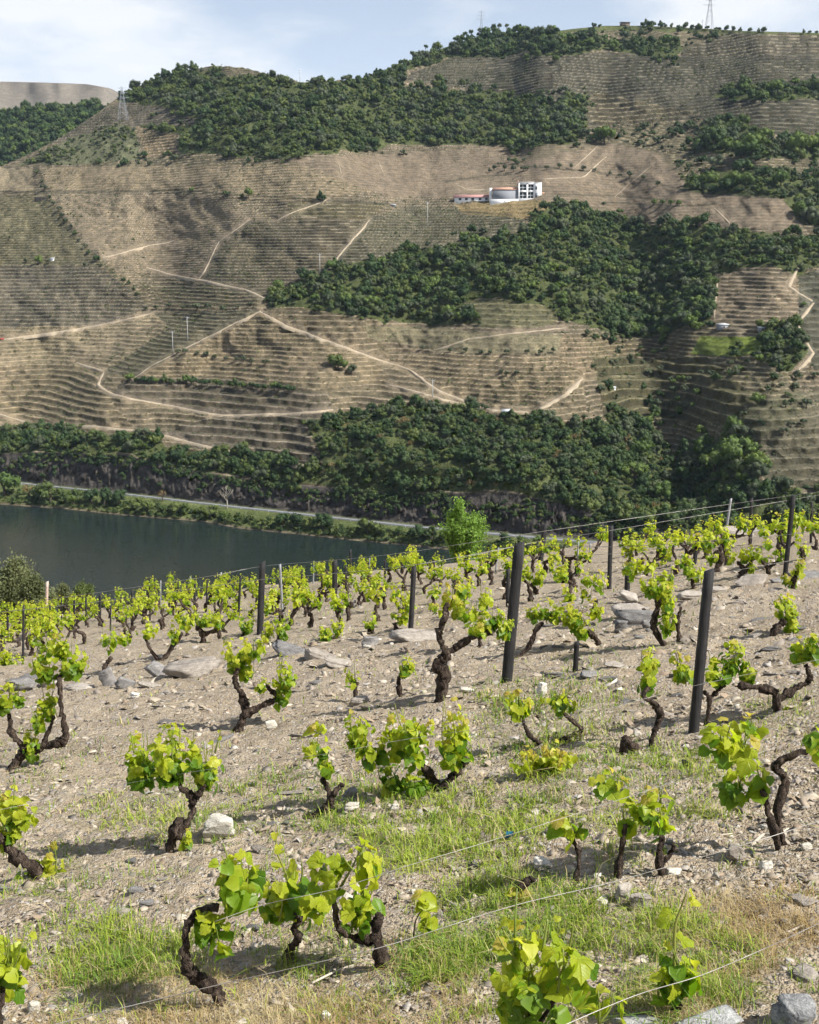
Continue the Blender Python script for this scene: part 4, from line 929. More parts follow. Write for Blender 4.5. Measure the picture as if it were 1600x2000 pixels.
wall = part('main_wall', [(2.2, 0, -12, 4.6, 30, 30), (4.6, 3, -12, 32, 30, 27), (31.4, 0, -12, 33.4, 3, 30), (17.5, 0, -12, 21, 3, 30), (4.6, 0, 26.5, 31.4, 3, 30), (4.6, 0, 12.2, 17.5, 3, 15.4), (21, 0, 12.2, 31.4, 3, 15.4), (4.6, 0, -12, 17.5, 3, 0.5), (21, 0, -12, 31.4, 3, 0.5)], M['white_render'], H)
for (x0, x1) in ((4.6, 17.5), (21, 31.4)):
    for (z0, z1) in ((.5, 12.2), (15.4, 26.5)):
        w_ = part('window', [(x0, 1.9, z0, x1, 2.6, z1)], M['glass'], H)
        part('frame', [(x0, 1.4, z0 + (z1 - z0) * .46, x1, 1.85, z0 + (z1 - z0) * .54), ((x0 + x1) / 2 - .4, 1.3, z0, (x0 + x1) / 2 + .4, 1.86, z1)], M['white_render'], w_)
ang = part('corner_bay', [(33.5, -1.5, -12, 47, 30.5, 29)], M['white_render'], H)
for z0, z1 in ((2, 10), (17, 24)): part('window', [(35, -1.8, z0, 38.6, -1.55, z1)], M['glass'], H)
part('parapet', [(2.2, -.4, 30.05, 33.4, 30, 31.2), (33.5, -1.9, 29.05, 47.3, 30, 30.2)], M['white_render'], H)
part('low_wing', [(47.2, 4, -12, 74, 24, 8)], M['white_render'], H); slope_roof('wing_roof', 46.5, 75, 3, 25, 8, 13, M['terracotta'], H, .8)
part('side_parapet', [(-54, 8, -10, -48.2, 30, 21)], M['white_render'], H); part('terrace_wall', [(-52, -5, -16, 1.8, -3, -1)], M['white_render'], H); part('plinth', [(1.9, -4, -16, 76, -2, 0)], M['white_render'], H)
part('chimney', [(1.0, 10, 26, 3.0, 13, 35)], M['terracotta'], H)
tag(H, 'white two-storey house with stone wing and tiled roof on the far slope', 'house')
lp = far_at(925, 392); L2 = empty('low_house', lp); L2.rotation_euler = (0, 0, -.12); s2 = lp[1] / FPX; L2.scale = (s2, s2, s2)
part('wall', [(-36, 0, -8, 34, 16, 6)], M['white_render'], L2)
for x in (-28, -16, -4, 10, 22): part('window', [(x, -.35, .5, x + 5, -.1, 4.6)], M['glass'], L2)
slope_roof('roof', -38, 36, -1.5, 17, 6, 11, M['red_roof'], L2, .7)
tag(L2, 'long low white outbuilding with red roof left of the white house', 'building')
def hut(u, v, wpx, hpx, wm, rm, label, name='stone_hut', dpx=None):
    p = far_at(u, v); s = p[1] / FPX; r = empty(name, p); r.scale = (s, s, s); r.rotation_euler = (0, 0, random.uniform(-.3, .3))
    w, h = wpx / 2, hpx; d = dpx or wpx * .8
    part('wall', [(-w, 0, -4, w, d, h * .8)], M[wm], r)
    part('door', [(-w * .2, -.25, -1, w * .15, -.05, h * .5)], M['far_bark'], r)
    V = np.array([(-w - 1, -1, h * .8), (w + 1, -1, h * .8), (w + 1, d + 1, h), (-w - 1, d + 1, h)]); V = np.concatenate([V, V + [0, 0, .9]])
    link('roof', mesh_np('roof', V, np.array([(0, 3, 2, 1), (4, 5, 6, 7), (0, 1, 5, 4), (1, 2, 6, 5), (2, 3, 7, 6), (3, 0, 4, 7)]), M[rm]), r)
    tag(r, label, 'hut')
hut(990, 816, 18, 15, 'hut_stone', 'tin', 'small stone hut with pale tin roof beside the wide track')
hut(1222, 51, 16, 8, 'hut_stone', 'hut_stone', 'dark stone hut on the ridge skyline')
hut(1415, 642, 18, 8, 'house_stone', 'tin', 'grey shed at the corner of the pale terraced field, right')
hut(1490, 645, 14, 6, 'house_stone', 'tin', 'low grey shed above the small green field')
hut(1199, 764, 7, 5, 'white_render', 'tin', 'tiny white shed on the gully terraces')
hut(102, 510, 6, 6, 'white_render', 'tin', 'tiny white shed on the left-hand terraces', 'white_shed')
hut(80, 393, 26, 8, 'hut_stone', 'hut_stone', 'long dark stone shed at the corner of the field wall, left')
hut(768, 404, 9, 5, 'house_stone', 'tin', 'small grey shed on the field wall left of the house')
def truck(u, v):
    p = far_at(u, v); s = p[1] / FPX * .62; r = empty('red_truck', p); r.scale = (s, s, s)
    part('body', [(-6, -2, 1.2, 3, 2, 5.5)], M['red_paint'], r); part('cab', [(3.1, -2, 1.2, 6.5, 2, 7.5)], M['red_paint'], r); part('windscreen', [(4, -2.2, 4.6, 6, -2.02, 6.8)], M['glass'], r)
    for x in (-4, 4.5):
        for y in (-2.2, 1.8): link('wheel', mesh_np('wheel', *join([tube(np.array([[x, y, 1.1], [x, y + .5, 1.1]]), np.array([1.2, 1.2]), 10)]), M['post_wood'], True), r)
    tag(r, 'small red truck on the track at the left edge', 'truck')
truck(4, 664)

# ------------------------------------------------------------------ poles and pylons
def utility_pole(u, v, hpx, label, mat='concrete_pole'):
    p = far_at(u, v); h = hpx * p[1] / FPX; r = empty('utility_pole', p)
    link('shaft', mesh_np('shaft', *join([tube(np.array([[0, 0, -1], [0, 0, h * .5], [0, 0, h]]), np.array([.20, .17, .13]), 8)]), M[mat], True), r)
    part('crossarm', [(-1.0, -.07, h * .962, 1.0, .07, h * .98)], M[mat], r)
    for x in (-1.2, 0, 1.2): link('insulator', mesh_np('insulator', *join([tube(np.array([[x, 0, h * .985], [x, 0, h * .985 + .7]]), np.array([.07, .06]), 6)]), M['concrete_pole'], True), r)
    tag(r, label, 'pole')
utility_pole(835, 440, 42, 'pale utility pole below the white house'); utility_pole(625, 534, 36, 'pale utility pole at the left corner of the central wood')
utility_pole(367, 664, 44, 'taller pale pole on the terrace spur at left'); utility_pole(338, 688, 40, 'pale pole just left of the taller one on the terrace spur')
utility_pole(845, 776, 34, 'pale utility pole on the lower central terraces'); utility_pole(720, 552, 12, 'short pole beside the upper track')
def pylon(u, v, hpx, label, p=None, wk=.13):
    p = far_at(u, v) if p is None else p
    h = hpx * p[1] / FPX; w = h * wk; r = empty('lattice_pylon', p); k = 7; t_ = max(.08, h * .0034)
    def lvl(i): f = i / k; ww = w * (1 - f) ** 1.15 + w * .09; return [np.array([sx * ww, sy * ww, h * f]) for sx, sy in ((-1, -1), (1, -1), (1, 1), (-1, 1))]
    for q in range(4):
        P = np.array([lvl(i)[q] for i in range(k + 1)]); P[0, 2] -= 3
        link('leg', mesh_np('leg', *join([tube(P, t_ * 1.2, 5)]), M['pylon_steel']), r)
    br_ = []
    for i in range(k):
        a, b = lvl(i), lvl(i + 1)
        for q in range(4): br_ += [tube(np.array([a[q], b[(q + 1) % 4]]), t_ * .7, 4), tube(np.array([a[(q + 1) % 4], b[q]]), t_ * .7, 4)]
    link('bracing', mesh_np('bracing', *join(br_), M['pylon_steel']), r)
    for f, L_ in ((.66, .20), (.80, .16), (.93, .12)):
        link('crossarm', mesh_np('crossarm', *join([tube(np.array([[-h * L_, 0, h * f], [0, 0, h * f + h * .02], [h * L_, 0, h * f]]), t_, 4), tube(np.array([[-h * L_, 0, h * f], [0, 0, h * f - h * .03], [h * L_, 0, h * f]]), t_ * .7, 4)]), M['pylon_steel']), r)
    tag(r, label, 'pylon')
pylon(241, 236, 62, 'lattice pylon on the spur left of the rounded hill'); pylon(1385, 56, 62, 'tallest lattice pylon on the right-hand skyline', None, .10)
pylon(940, 72, 46, 'thin lattice pylon among the skyline trees', None, .07)
def mast(u, v, hpx, label, p=None):
    p = far_at(u, v) if p is None else p; h = hpx * p[1] / FPX; r = empty('radio_mast', p)
    link('shaft', mesh_np('shaft', *join([tube(np.array([[0, 0, -2], [0, 0, h]]), np.array([.35, .16]), 6)]), M['galvanised'], True), r)
    for f in (.7, .85): part('antenna', [(-.8, -.15, h * f, .8, .15, h * f + .5)], M['galvanised'], r)
    tag(r, label, 'mast')
mast(586, 163, 26, 'thin mast on the saddle right of the rounded hill'); mast(1372, 56, 16, 'short mast beside the tallest pylon')
# ------------------------------------------------------------------ vines
def leaf_outline():
    """five-lobed vine leaf, stalk at the origin, tip along +Y, unit long; shallow fold along the midrib"""
    half = [(0.0, 0.05), (0.20, -0.09), (0.41, -0.01), (0.47, 0.17), (0.56, 0.31), (0.49, 0.48), (0.42, 0.54), (0.37, 0.73), (0.18, 0.83)]
    pts = half + [(0.0, 1.04)] + [(-x, y) for x, y in half[1:][::-1]]
    return np.array(pts)
def leaf_mesh(name, mat, fold, droop, seed):
    g = np.random.default_rng(seed); o = leaf_outline(); o = o * (1 + g.normal(size=o.shape) * .03)
    n = len(o); c = np.array([0, .34]); inner = c + (o - c) * .55
    V = np.concatenate([[c], inner, o]); x, y = V[:, 0], V[:, 1]
    z = fold * np.abs(x) - droop * y * y + 0.04 * np.sin(9 * x + seed) * np.cos(7 * y)
    ang = np.arctan2(x, y - .1); pl = np.cos(ang * 5.0)                    # pleats between the five main veins
    rr = np.hypot(x, y - .34); z = z - .16 * (1 - pl) * .5 * rr * 1.3
    z[1 + n:] += g.normal(size=n) * .035
    V = np.stack([x, y, z], -1)
    F3 = [(0, 1 + k, 1 + (k + 1) % n) for k in range(n)]; F4 = [(1 + k, 1 + n + k, 1 + n + (k + 1) % n, 1 + (k + 1) % n) for k in range(n)]
    return mesh_np(name, V, [np.array(F4), np.array(F3)], mat, False)
LEAVES = {}
for tone in ('leaf_green', 'leaf_bright', 'leaf_yellow', 'leaf_bronze'):
    LEAVES[tone] = [leaf_mesh('leaf', M[tone], f, d, i) for i, (f, d) in enumerate(((.22, .18), (.38, .30), (.05, .42), (-.15, .20)))]
LOWV = np.array([(0, 0, 0), (.42, .02, .10), (.50, .40, .12), (0, .42, 0), (-.50, .40, .12), (-.42, .02, .10), (.26, .78, .02), (0, 1.0, -.22), (-.26, .78, .02)])
LOWF = np.array([(0, 1, 2, 3), (0, 3, 4, 5), (3, 2, 6, 7), (3, 7, 8, 4)])
def frame(nrm, tip):
    z = nrm / (np.linalg.norm(nrm) + 1e-9); y = tip - z * tip.dot(z); y /= np.linalg.norm(y) + 1e-9; x = np.cross(y, z)
    return np.stack([x, y, z], -1)
def cluster_leaves(c, rx, ry, g, size, dens=1.0, tone_bias=0.0, top=1.0, inner=False):
    """leaves strung along the shoots of one head: (origin, 3x3 frame, size, tone)"""
    n = int(max(5, dens * 1.75 * math.pi * rx * ry / (size * size * .62))); out = []
    ns = int(np.clip(2 + rx * ry / .007, 3, 9)); sh = []
    for k in range(ns):
        a = g.uniform(0, 6.28); rr = math.sqrt(g.uniform(.05, 1.0)); e = g.uniform(-.15, 1.0) if k else 1.05
        tip = np.array([math.cos(a) * rx * rr * (1.25 - .45 * max(e, 0)), math.sin(a) * rx * rr, ry * (e * 1.05)])
        b0 = np.array([math.cos(a) * rx * .18, math.sin(a) * rx * .18, -ry * g.uniform(.55, .95)])
        md_ = (b0 + tip) / 2 + np.array([math.cos(a), math.sin(a), .1]) * rx * .35
        sh.append((b0, md_, tip))
    for i in range(n):
        b0, md_, tip = sh[g.integers(0, ns)]; t = g.uniform(0, 1.0) ** (.85 if not inner else 1.3)
        p = c + (1 - t) ** 2 * b0 + 2 * t * (1 - t) * md_ + t * t * tip
        d = g.normal(size=3); d[2] *= .6; d /= np.linalg.norm(d)
        o = (p - c) / np.array([rx, rx, ry]); o = o / (np.linalg.norm(o) + .3)
        p = p + d * size * g.uniform(.2, .75) * (1.1 - .5 * t)
        nrm = d * .45 + o * .55 + np.array([.20, -.16, .55]) + g.normal(size=3) * .38
        tp = d * .7 + o * .4 + np.array([0, 0, -.8]) + g.normal(size=3) * .4
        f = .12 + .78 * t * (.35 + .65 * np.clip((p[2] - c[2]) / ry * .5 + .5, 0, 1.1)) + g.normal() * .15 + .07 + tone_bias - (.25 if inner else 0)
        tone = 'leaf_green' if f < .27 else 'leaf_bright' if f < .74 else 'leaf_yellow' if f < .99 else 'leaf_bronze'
        s = size * g.uniform(.70, 1.25) * (1.12 - .58 * t)
        R = frame(nrm, tp); out.append((p - R[:, 1] * s * .3, R, s, tone))
    return out
def smooth_line(P, k=4):
    P = np.asarray(P, float)
    if len(P) < 3: return np.array([P[0] + (P[-1] - P[0]) * t for t in np.linspace(0, 1, 2 * k)])
    Q = np.concatenate([[2 * P[0] - P[1]], P, [2 * P[-1] - P[-2]]]); out = []
    for i in range(len(P) - 1):
        a, b, c, d = Q[i:i + 4]
        for t in np.linspace(0, 1, k, endpoint=False):
            out.append(.5 * ((2 * b) + (-a + c) * t + (2 * a - 5 * b + 4 * c - d) * t * t + (-a + 3 * b - 3 * c + d) * t ** 3))
    return np.array(out + [P[-1]])
def gnarl(P, r0, r1, g, sides=11):
    Q = smooth_line(P, 9 if sides > 8 else 5); n = len(Q); s = np.linspace(0, 1, n)
    kn = sum(g.uniform(.10, .38) * np.exp(-((s - g.random()) / g.uniform(.03, .07)) ** 2) for _ in range(4))
    R = (r0 + (r1 - r0) * s) * (.92 + .14 * np.sin(s * g.uniform(9, 16) + g.uniform(0, 6)) + g.normal(size=n) * .09 + kn)
    R[0] *= 1.3; R[-1] *= 1.2
    Q[1:-1] += g.normal(size=(n - 2, 3)) * r0 * .13
    V, F, T3 = tube(Q, R, sides, .09, g)
    A = np.arange(sides) * 2 * np.pi / sides                        # ropy ridges twisting up the trunk
    for i in range(n):
        rg = 1 + .11 * np.sin(3 * A + i * .35 + g.normal() * .2) + .08 * np.sin(5 * A - i * .5)
        V[i * sides:(i + 1) * sides] = Q[i] + (V[i * sides:(i + 1) * sides] - Q[i]) * rg[:, None]
    return V, F, T3
NEAR_BASES = []
def vine(branches, clusters, label, single=True, size=.094, shoots=(), name='vine', group=None, cat='vine', bronze=0.0, dens=1.0):
    """branches: [(pixel polyline, px radius at start, at end)], first point of the first is the foot; clusters: (px, py, rx, ry)"""
    f = ground_at(*branches[0][0][0]); Y0 = f[1]; m = Y0 / FPX * 1.03
    g = np.random.default_rng(int(branches[0][0][0][0] * 3 + branches[0][0][0][1] * 7))
    NEAR_BASES.append((f[0], f[1]))
    root = empty(name, f); parts = []
    for bi, (pl, r0, r1) in enumerate(branches):
        off = 0.0; P = []
        for k, (x, y) in enumerate(pl):
            if bi == 0 and k == 0: P.append(f - np.array([0, 0, .06])); continue
            off += g.normal() * .035
            P.append(at_depth(x, y, Y0 + off + (0 if bi == 0 else .0)))
        if bi and len(P): pass
        parts.append(gnarl(np.array(P) - f, r0 * m * .72, r1 * m * .72, g))
    V, F = join(parts); link('trunk', mesh_np('trunk', V, F, M['bark'], True), root)
    for ci, cl in enumerate(clusters):
        x, y, rx, ry = cl[:4]; tb = cl[4] if len(cl) > 4 else bronze
        c = at_depth(x, y, Y0 + g.normal() * .07) - f; RX_, RY_ = rx * m * 1.08, ry * m * 1.08
        sp = []
        for k in range(3 if RX_ > .09 else 2):
            a = c + np.array([g.normal() * RX_ * .25, g.normal() * RX_ * .2, -RY_ * .95]); b = c + np.array([g.normal() * RX_ * .5, g.normal() * RX_ * .4, RY_ * g.uniform(.8, 1.2)])
            mid = (a + b) / 2 + g.normal(size=3) * RX_ * .15
            sp.append(tube(smooth_line([a, mid, b], 3), np.linspace(.0065, .0030, 7), 5))
        Vs, Fs = join(sp); sh = link('shoot', mesh_np('shoot', Vs, Fs, M['shoot_green'], True), root)
        lv = cluster_leaves(c, RX_, RY_, g, size, dens * (1.55 if single else 1.8), tb)
        if single:
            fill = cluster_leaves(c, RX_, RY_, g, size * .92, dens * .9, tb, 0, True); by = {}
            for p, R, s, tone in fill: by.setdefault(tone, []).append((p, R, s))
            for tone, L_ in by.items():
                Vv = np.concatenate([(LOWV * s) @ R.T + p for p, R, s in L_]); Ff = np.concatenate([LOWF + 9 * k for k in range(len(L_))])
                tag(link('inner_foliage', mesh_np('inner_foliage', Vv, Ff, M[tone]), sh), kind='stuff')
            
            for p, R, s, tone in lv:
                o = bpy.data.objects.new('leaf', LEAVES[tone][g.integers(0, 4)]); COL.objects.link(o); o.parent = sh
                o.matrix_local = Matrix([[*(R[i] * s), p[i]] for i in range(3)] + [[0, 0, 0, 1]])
        else:
            by = {}
            for p, R, s, tone in lv: by.setdefault(tone, []).append((p, R, s))
            for tone, L_ in by.items():
                Vv = np.concatenate([(LOWV * s) @ R.T + p for p, R, s in L_]); Ff = np.concatenate([LOWF + 9 * k for k in range(len(L_))])
                tag(link('foliage', mesh_np('foliage', Vv, Ff, M[tone]), sh), kind='stuff')
    for pl, sz in shoots:                               # long single shoots with spaced leaves
        P = smooth_line([at_depth(x, y, Y0 + g.normal() * .03) - f for x, y in pl], 4)
        sh = link('shoot', mesh_np('shoot', *join([tube(P, np.linspace(.008, .003, len(P)), 6)]), M['shoot_green'], True), root)
        for k in range(1, len(P), 2):
            t_ = k / len(P); a = g.uniform(0, 6.28); d = np.array([math.cos(a), math.sin(a) * .6, .1])
            R = frame(d * .3 + [0, -.3, .8] + g.normal(size=3) * .3, d + [0, 0, -.2]); s = sz * (1.05 - .72 * t_)
            tone = 'leaf_bright' if t_ < .65 else 'leaf_yellow' if t_ < .9 else 'leaf_bronze'
            o = bpy.data.objects.new('leaf', LEAVES[tone][g.integers(0, 4)]); COL.objects.link(o); o.parent = sh
            p = P[k] + d * .035; o.matrix_local = Matrix([[*(R[i] * s), p[i]] for i in range(3)] + [[0, 0, 0, 1]])
    tag(root, label, cat, group)
    return root
# --- nearest rows: one entry for each vine of the photograph
vine([([(328, 1666), (338, 1635), (350, 1606)], 13, 15), ([(345, 1625), (368, 1604), (378, 1570), (366, 1548), (330, 1520)], 13, 7), ([(377, 1566), (388, 1550), (402, 1532)], 10, 6)],
     [(278, 1490, 34, 52), (335, 1482, 46, 54), (402, 1490, 36, 50), (360, 1640, 13, 18, .2)], 'bushy vine with forked top on a thick stump, beside the white stone', shoots=[([(262, 1470), (255, 1430)], .06), ([(350, 1460), (352, 1412)], .06), ([(420, 1470), (432, 1425)], .06)])
vine([([(445, 1965), (415, 1930), (378, 1902), (362, 1870), (368, 1810), (388, 1784), (424, 1772)], 20, 10)], [(452, 1700, 40, 46), (480, 1735, 44, 42), (404, 1800, 36, 34), (436, 1832, 20, 34, -.1)], 'vine with hooked low trunk and big light-green leaves, left of a close trio', size=.105)
vine([([(562, 1878), (566, 1855), (584, 1832), (573, 1815), (586, 1798), (574, 1788)], 13, 8)], [(560, 1745, 48, 42), (600, 1748, 36, 40), (540, 1775, 26, 18, -.2)], 'small vine on a short crooked trunk with one tall shoot, middle of a trio', size=.105, shoots=[([(575, 1772), (560, 1710), (540, 1660), (543, 1612)], .10), ([(575, 1770), (590, 1710), (588, 1680)], .15)])
vine([([(752, 1885), (740, 1850), (735, 1822), (742, 1785)], 20, 11), ([(738, 1835), (702, 1834), (668, 1818), (656, 1790), (653, 1725)], 13, 7)], [(700, 1755, 42, 42), (648, 1695, 30, 42), (705, 1690, 40, 30, .25), (690, 1800, 26, 24, -.2)], 'vine with U-shaped thick trunk, right of a close trio', size=.105, shoots=[([(655, 1750), (690, 1690), (705, 1655)], .09)])
vine([([(1045, 2075), (1042, 2020), (1030, 1965)], 12, 8), ([(1042, 2020), (1075, 1965), (1085, 1940)], 8, 6)], [(1035, 1920, 74, 74, -.15), (1015, 1850, 44, 40, .2), (1105, 1900, 40, 54), (1180, 1968, 44, 30), (1040, 1980, 60, 40, -.3)], 'largest-leaved dark green vine at the bottom edge, right of centre', size=.112, shoots=[([(1008, 1880), (1006, 1820), (1010, 1735)], .10), ([(1075, 1945), (1105, 1880), (1122, 1800)], .10), ([(1060, 1860), (1070, 1800)], .08)])
vine([([(1300, 1995), (1318, 1975), (1326, 1960)], 20, 10)], [(1322, 1895, 38, 46), (1300, 1925, 30, 28, -.2), (1345, 1905, 28, 36)], 'vine on a squat stump with one upright shoot, at the bottom right', size=.102, shoots=[([(1318, 1920), (1318, 1820), (1330, 1775), (1342, 1742)], .10)])
vine([([(-6, 2010), (2, 1960), (10, 1900)], 9, 6)], [(12, 1870, 36, 56, .05), (18, 1925, 30, 30)], 'vine cut by the left edge at the bottom', size=.102, shoots=[([(10, 1930), (35, 1870), (52, 1808)], .10)])
vine([([(80, 1712), (62, 1692), (28, 1668), (-4, 1632)], 19, 11)], [(30, 1575, 40, 44, .15), (14, 1625, 34, 26), (104, 1680, 15, 36, .35), (60, 1706, 32, 18, -.2)], 'vine with bulging knotted trunk at the left edge')
vine([([(22, 1502), (42, 1474), (72, 1462), (110, 1452), (128, 1436), (120, 1390), (116, 1320)], 15, 6), ([(48, 1462), (22, 1432), (20, 1412), (14, 1380)], 9, 5), ([(84, 1456), (100, 1416), (105, 1398)], 6, 4)], [(12, 1362, 20, 30), (38, 1362, 12, 20), (64, 1450, 18, 36), (72, 1402, 11, 24), (97, 1372, 17, 32), (92, 1300, 30, 34), (138, 1290, 28, 40), (112, 1262, 24, 22, .2)], 'candelabra-shaped vine with three arms at the left')
vine([([(462, 1428), (478, 1392), (474, 1362), (459, 1330), (464, 1302)], 13, 6), ([(484, 1394), (516, 1376), (541, 1364), (530, 1350), (520, 1338)], 9, 5)], [(466, 1276, 32, 34, .1), (480, 1310, 22, 20), (555, 1320, 20, 36), (551, 1360, 13, 17), (513, 1336, 11, 12), (500, 1262, 22, 18, .2)], 'Y-shaped vine alone on the bare ground, left of centre')
vine([([(695, 1370), (694, 1348), (697, 1334)], 6, 5)], [(686, 1322, 12, 16, .15)], 'tiny young vine on a pencil-thin stem in the bare centre', dens=.6, shoots=[([(694, 1330), (692, 1290)], .06)])
vine([([(784, 1362), (779, 1326), (790, 1318)], 7, 6)], [(794, 1304, 18, 20, .1)], 'small single-headed vine on a short curved stem in the centre')
vine([([(856, 1372), (868, 1322), (856, 1296), (872, 1278), (858, 1246), (868, 1205), (872, 1180)], 16, 7), ([(872, 1276), (892, 1264), (922, 1246), (962, 1236)], 10, 7)], [(884, 1168, 16, 24, .4), (852, 1190, 13, 9, .3), (905, 1192, 22, 18), (932, 1226, 24, 16, .2), (962, 1212, 22, 24), (985, 1222, 13, 26)], 'tall twisted dark vine with yellow top, left of the thick post')
vine([([(868, 1545), (850, 1530), (830, 1500), (806, 1476)], 15, 8), ([(862, 1540), (890, 1508), (912, 1480)], 13, 8)], [(700, 1430, 30, 36, .12), (728, 1468, 32, 26), (795, 1420, 46, 40, .1), (886, 1440, 30, 66, .15), (800, 1468, 40, 26, -.1), (905, 1470, 26, 20), (770, 1520, 34, 24, -.3), (812, 1530, 34, 22, -.3)], 'widest vine in the centre with several leafy heads and a low leafy skirt')
vine([([(600, 1600), (625, 1585), (646, 1572), (642, 1548), (630, 1520)], 14, 6), ([(642, 1572), (652, 1550), (668, 1532)], 10, 7)], [(618, 1462, 24, 18, .05), (638, 1490, 16, 22), (622, 1424, 14, 10, .4)], 'slim vine rising from an old split stump, left of the widest vine')
vine([([(1058, 1458), (1098, 1446), (1136, 1428), (1128, 1416), (1096, 1390)], 8, 5), ([(1058, 1456), (1034, 1436), (1022, 1408)], 7, 5)], [(1012, 1376, 22, 28, .15), (1092, 1368, 28, 20, .12), ], 'low vine with a creeping arm, above the golden bush')
vine([([(1062, 1516), (1058, 1500), (1050, 1488)], 5, 3), ([(1060, 1508), (1080, 1490)], 4, 3)], [(1034, 1488, 26, 24, .34), (1062, 1478, 32, 28, .42), (1092, 1488, 24, 22, .40), (1112, 1478, 10, 8, .4)], 'low golden-yellow bush in the grass right of centre', name='golden_bush', cat='bush', size=.07)
vine([([(1216, 1470), (1222, 1442), (1232, 1456), (1264, 1466), (1276, 1436), (1290, 1400), (1280, 1376), (1256, 1360), (1266, 1344)], 10, 7)], [(1268, 1328, 20, 26), (1268, 1290, 20, 28, .15)], 'S-curved vine with one columnar head, left of the right-hand thick post')
vine([([(1378, 1416), (1386, 1368), (1376, 1352)], 7, 5), ([(1388, 1362), (1420, 1334)], 6, 5)], [(1328, 1300, 16, 30, .15), (1344, 1318, 16, 20), (1405, 1312, 26, 26), (1432, 1288, 22, 36), (1468, 1312, 16, 26)], 'three-headed vine growing just behind the right-hand thick post')
vine([([(1518, 1392), (1516, 1358), (1488, 1344), (1448, 1340)], 13, 9), ([(1520, 1366), (1556, 1344), (1582, 1326), (1574, 1300)], 10, 7)], [(1568, 1270, 26, 28), (1596, 1260, 22, 30), (1542, 1386, 12, 10, .2)], 'vine with long horizontal arm at the right edge')
vine([([(1502, 1244), (1520, 1225), (1532, 1212)], 10, 8)], [(1538, 1196, 22, 24), (1545, 1222, 16, 14), (1530, 1176, 14, 14, .2)], 'leaning single-headed vine near the right edge')
vine([([(1548, 1150), (1552, 1132), (1556, 1118)], 6, 5)], [(1546, 1134, 16, 14, .1), (1562, 1108, 11, 18, .2)], 'thin vine below the tall post at the right edge')
vine([([(1302, 1258), (1276, 1222), (1286, 1182), (1284, 1160)], 10, 6), ([(1328, 1250), (1324, 1216), (1330, 1186)], 7, 4)], [(1278, 1142, 28, 22), (1304, 1172, 20, 34), (1304, 1218, 15, 24), (1304, 1130, 14, 22, .1)], 'tall leafy vine beside the dry stone ledge at right')
vine([([(1004, 1284), (1034, 1262), (1045, 1234), (1060, 1216)], 7, 6), ([(1138, 1268), (1170, 1266), (1166, 1250), (1150, 1236)], 9, 7)], [(1074, 1194, 28, 20), (1130, 1204, 38, 24, .1), (1136, 1230, 20, 18), (1040, 1200, 14, 14), (1166, 1192, 14, 16, .2)], 'wide low vine with a fallen arm, right of the thick post')
vine([([(1205, 1718), (1212, 1672), (1222, 1612)], 10, 7)], [(1190, 1532, 28, 28, .15), (1240, 1590, 26, 28)], 'left of a pair of straight dark vines at right')
vine([([(1296, 1712), (1288, 1672), (1294, 1634)], 12, 7), ([(1292, 1690), (1312, 1664), (1316, 1650)], 7, 5)], [(1268, 1582, 26, 28, .1), (1290, 1604, 20, 32), (1282, 1560, 20, 16, .3)], 'right of a pair of straight dark vines at right')
vine([([(1120, 1732), (1132, 1672), (1118, 1640)], 9, 6)], [(1100, 1604, 18, 16, .35), (1124, 1624, 20, 14, .15)], 'thin dark vine with a small yellow head, right of centre')
vine([([(1528, 1660), (1504, 1596), (1490, 1545)], 11, 9), ([(1530, 1650), (1518, 1585), (1534, 1522), (1514, 1500), (1536, 1480), (1610, 1456)], 12, 9)], [(1408, 1450, 32, 36, .2), (1446, 1470, 34, 40), (1440, 1532, 34, 28, -.2), (1482, 1518, 18, 34), (1462, 1420, 16, 18, .25), (1604, 1440, 22, 40)], 'large vine with twin twisted trunks at the right edge', size=.102)
vine([([(1022, 1765), (1016, 1735), (1040, 1716)], 11, 12)], [(1012, 1748, 6, 10, .5)], 'dead black stump with a few orange shoots, bottom right of centre', name='vine_stump', cat='stump', dens=.5)
vine([([(806, 1842), (812, 1800), (834, 1762)], 2.2, 1.5)], [(826, 1758, 12, 8, .4), (836, 1795, 8, 8, .2)], 'spindly reddish sapling on the bare ground at bottom centre', dens=.5, name='vine_sapling')
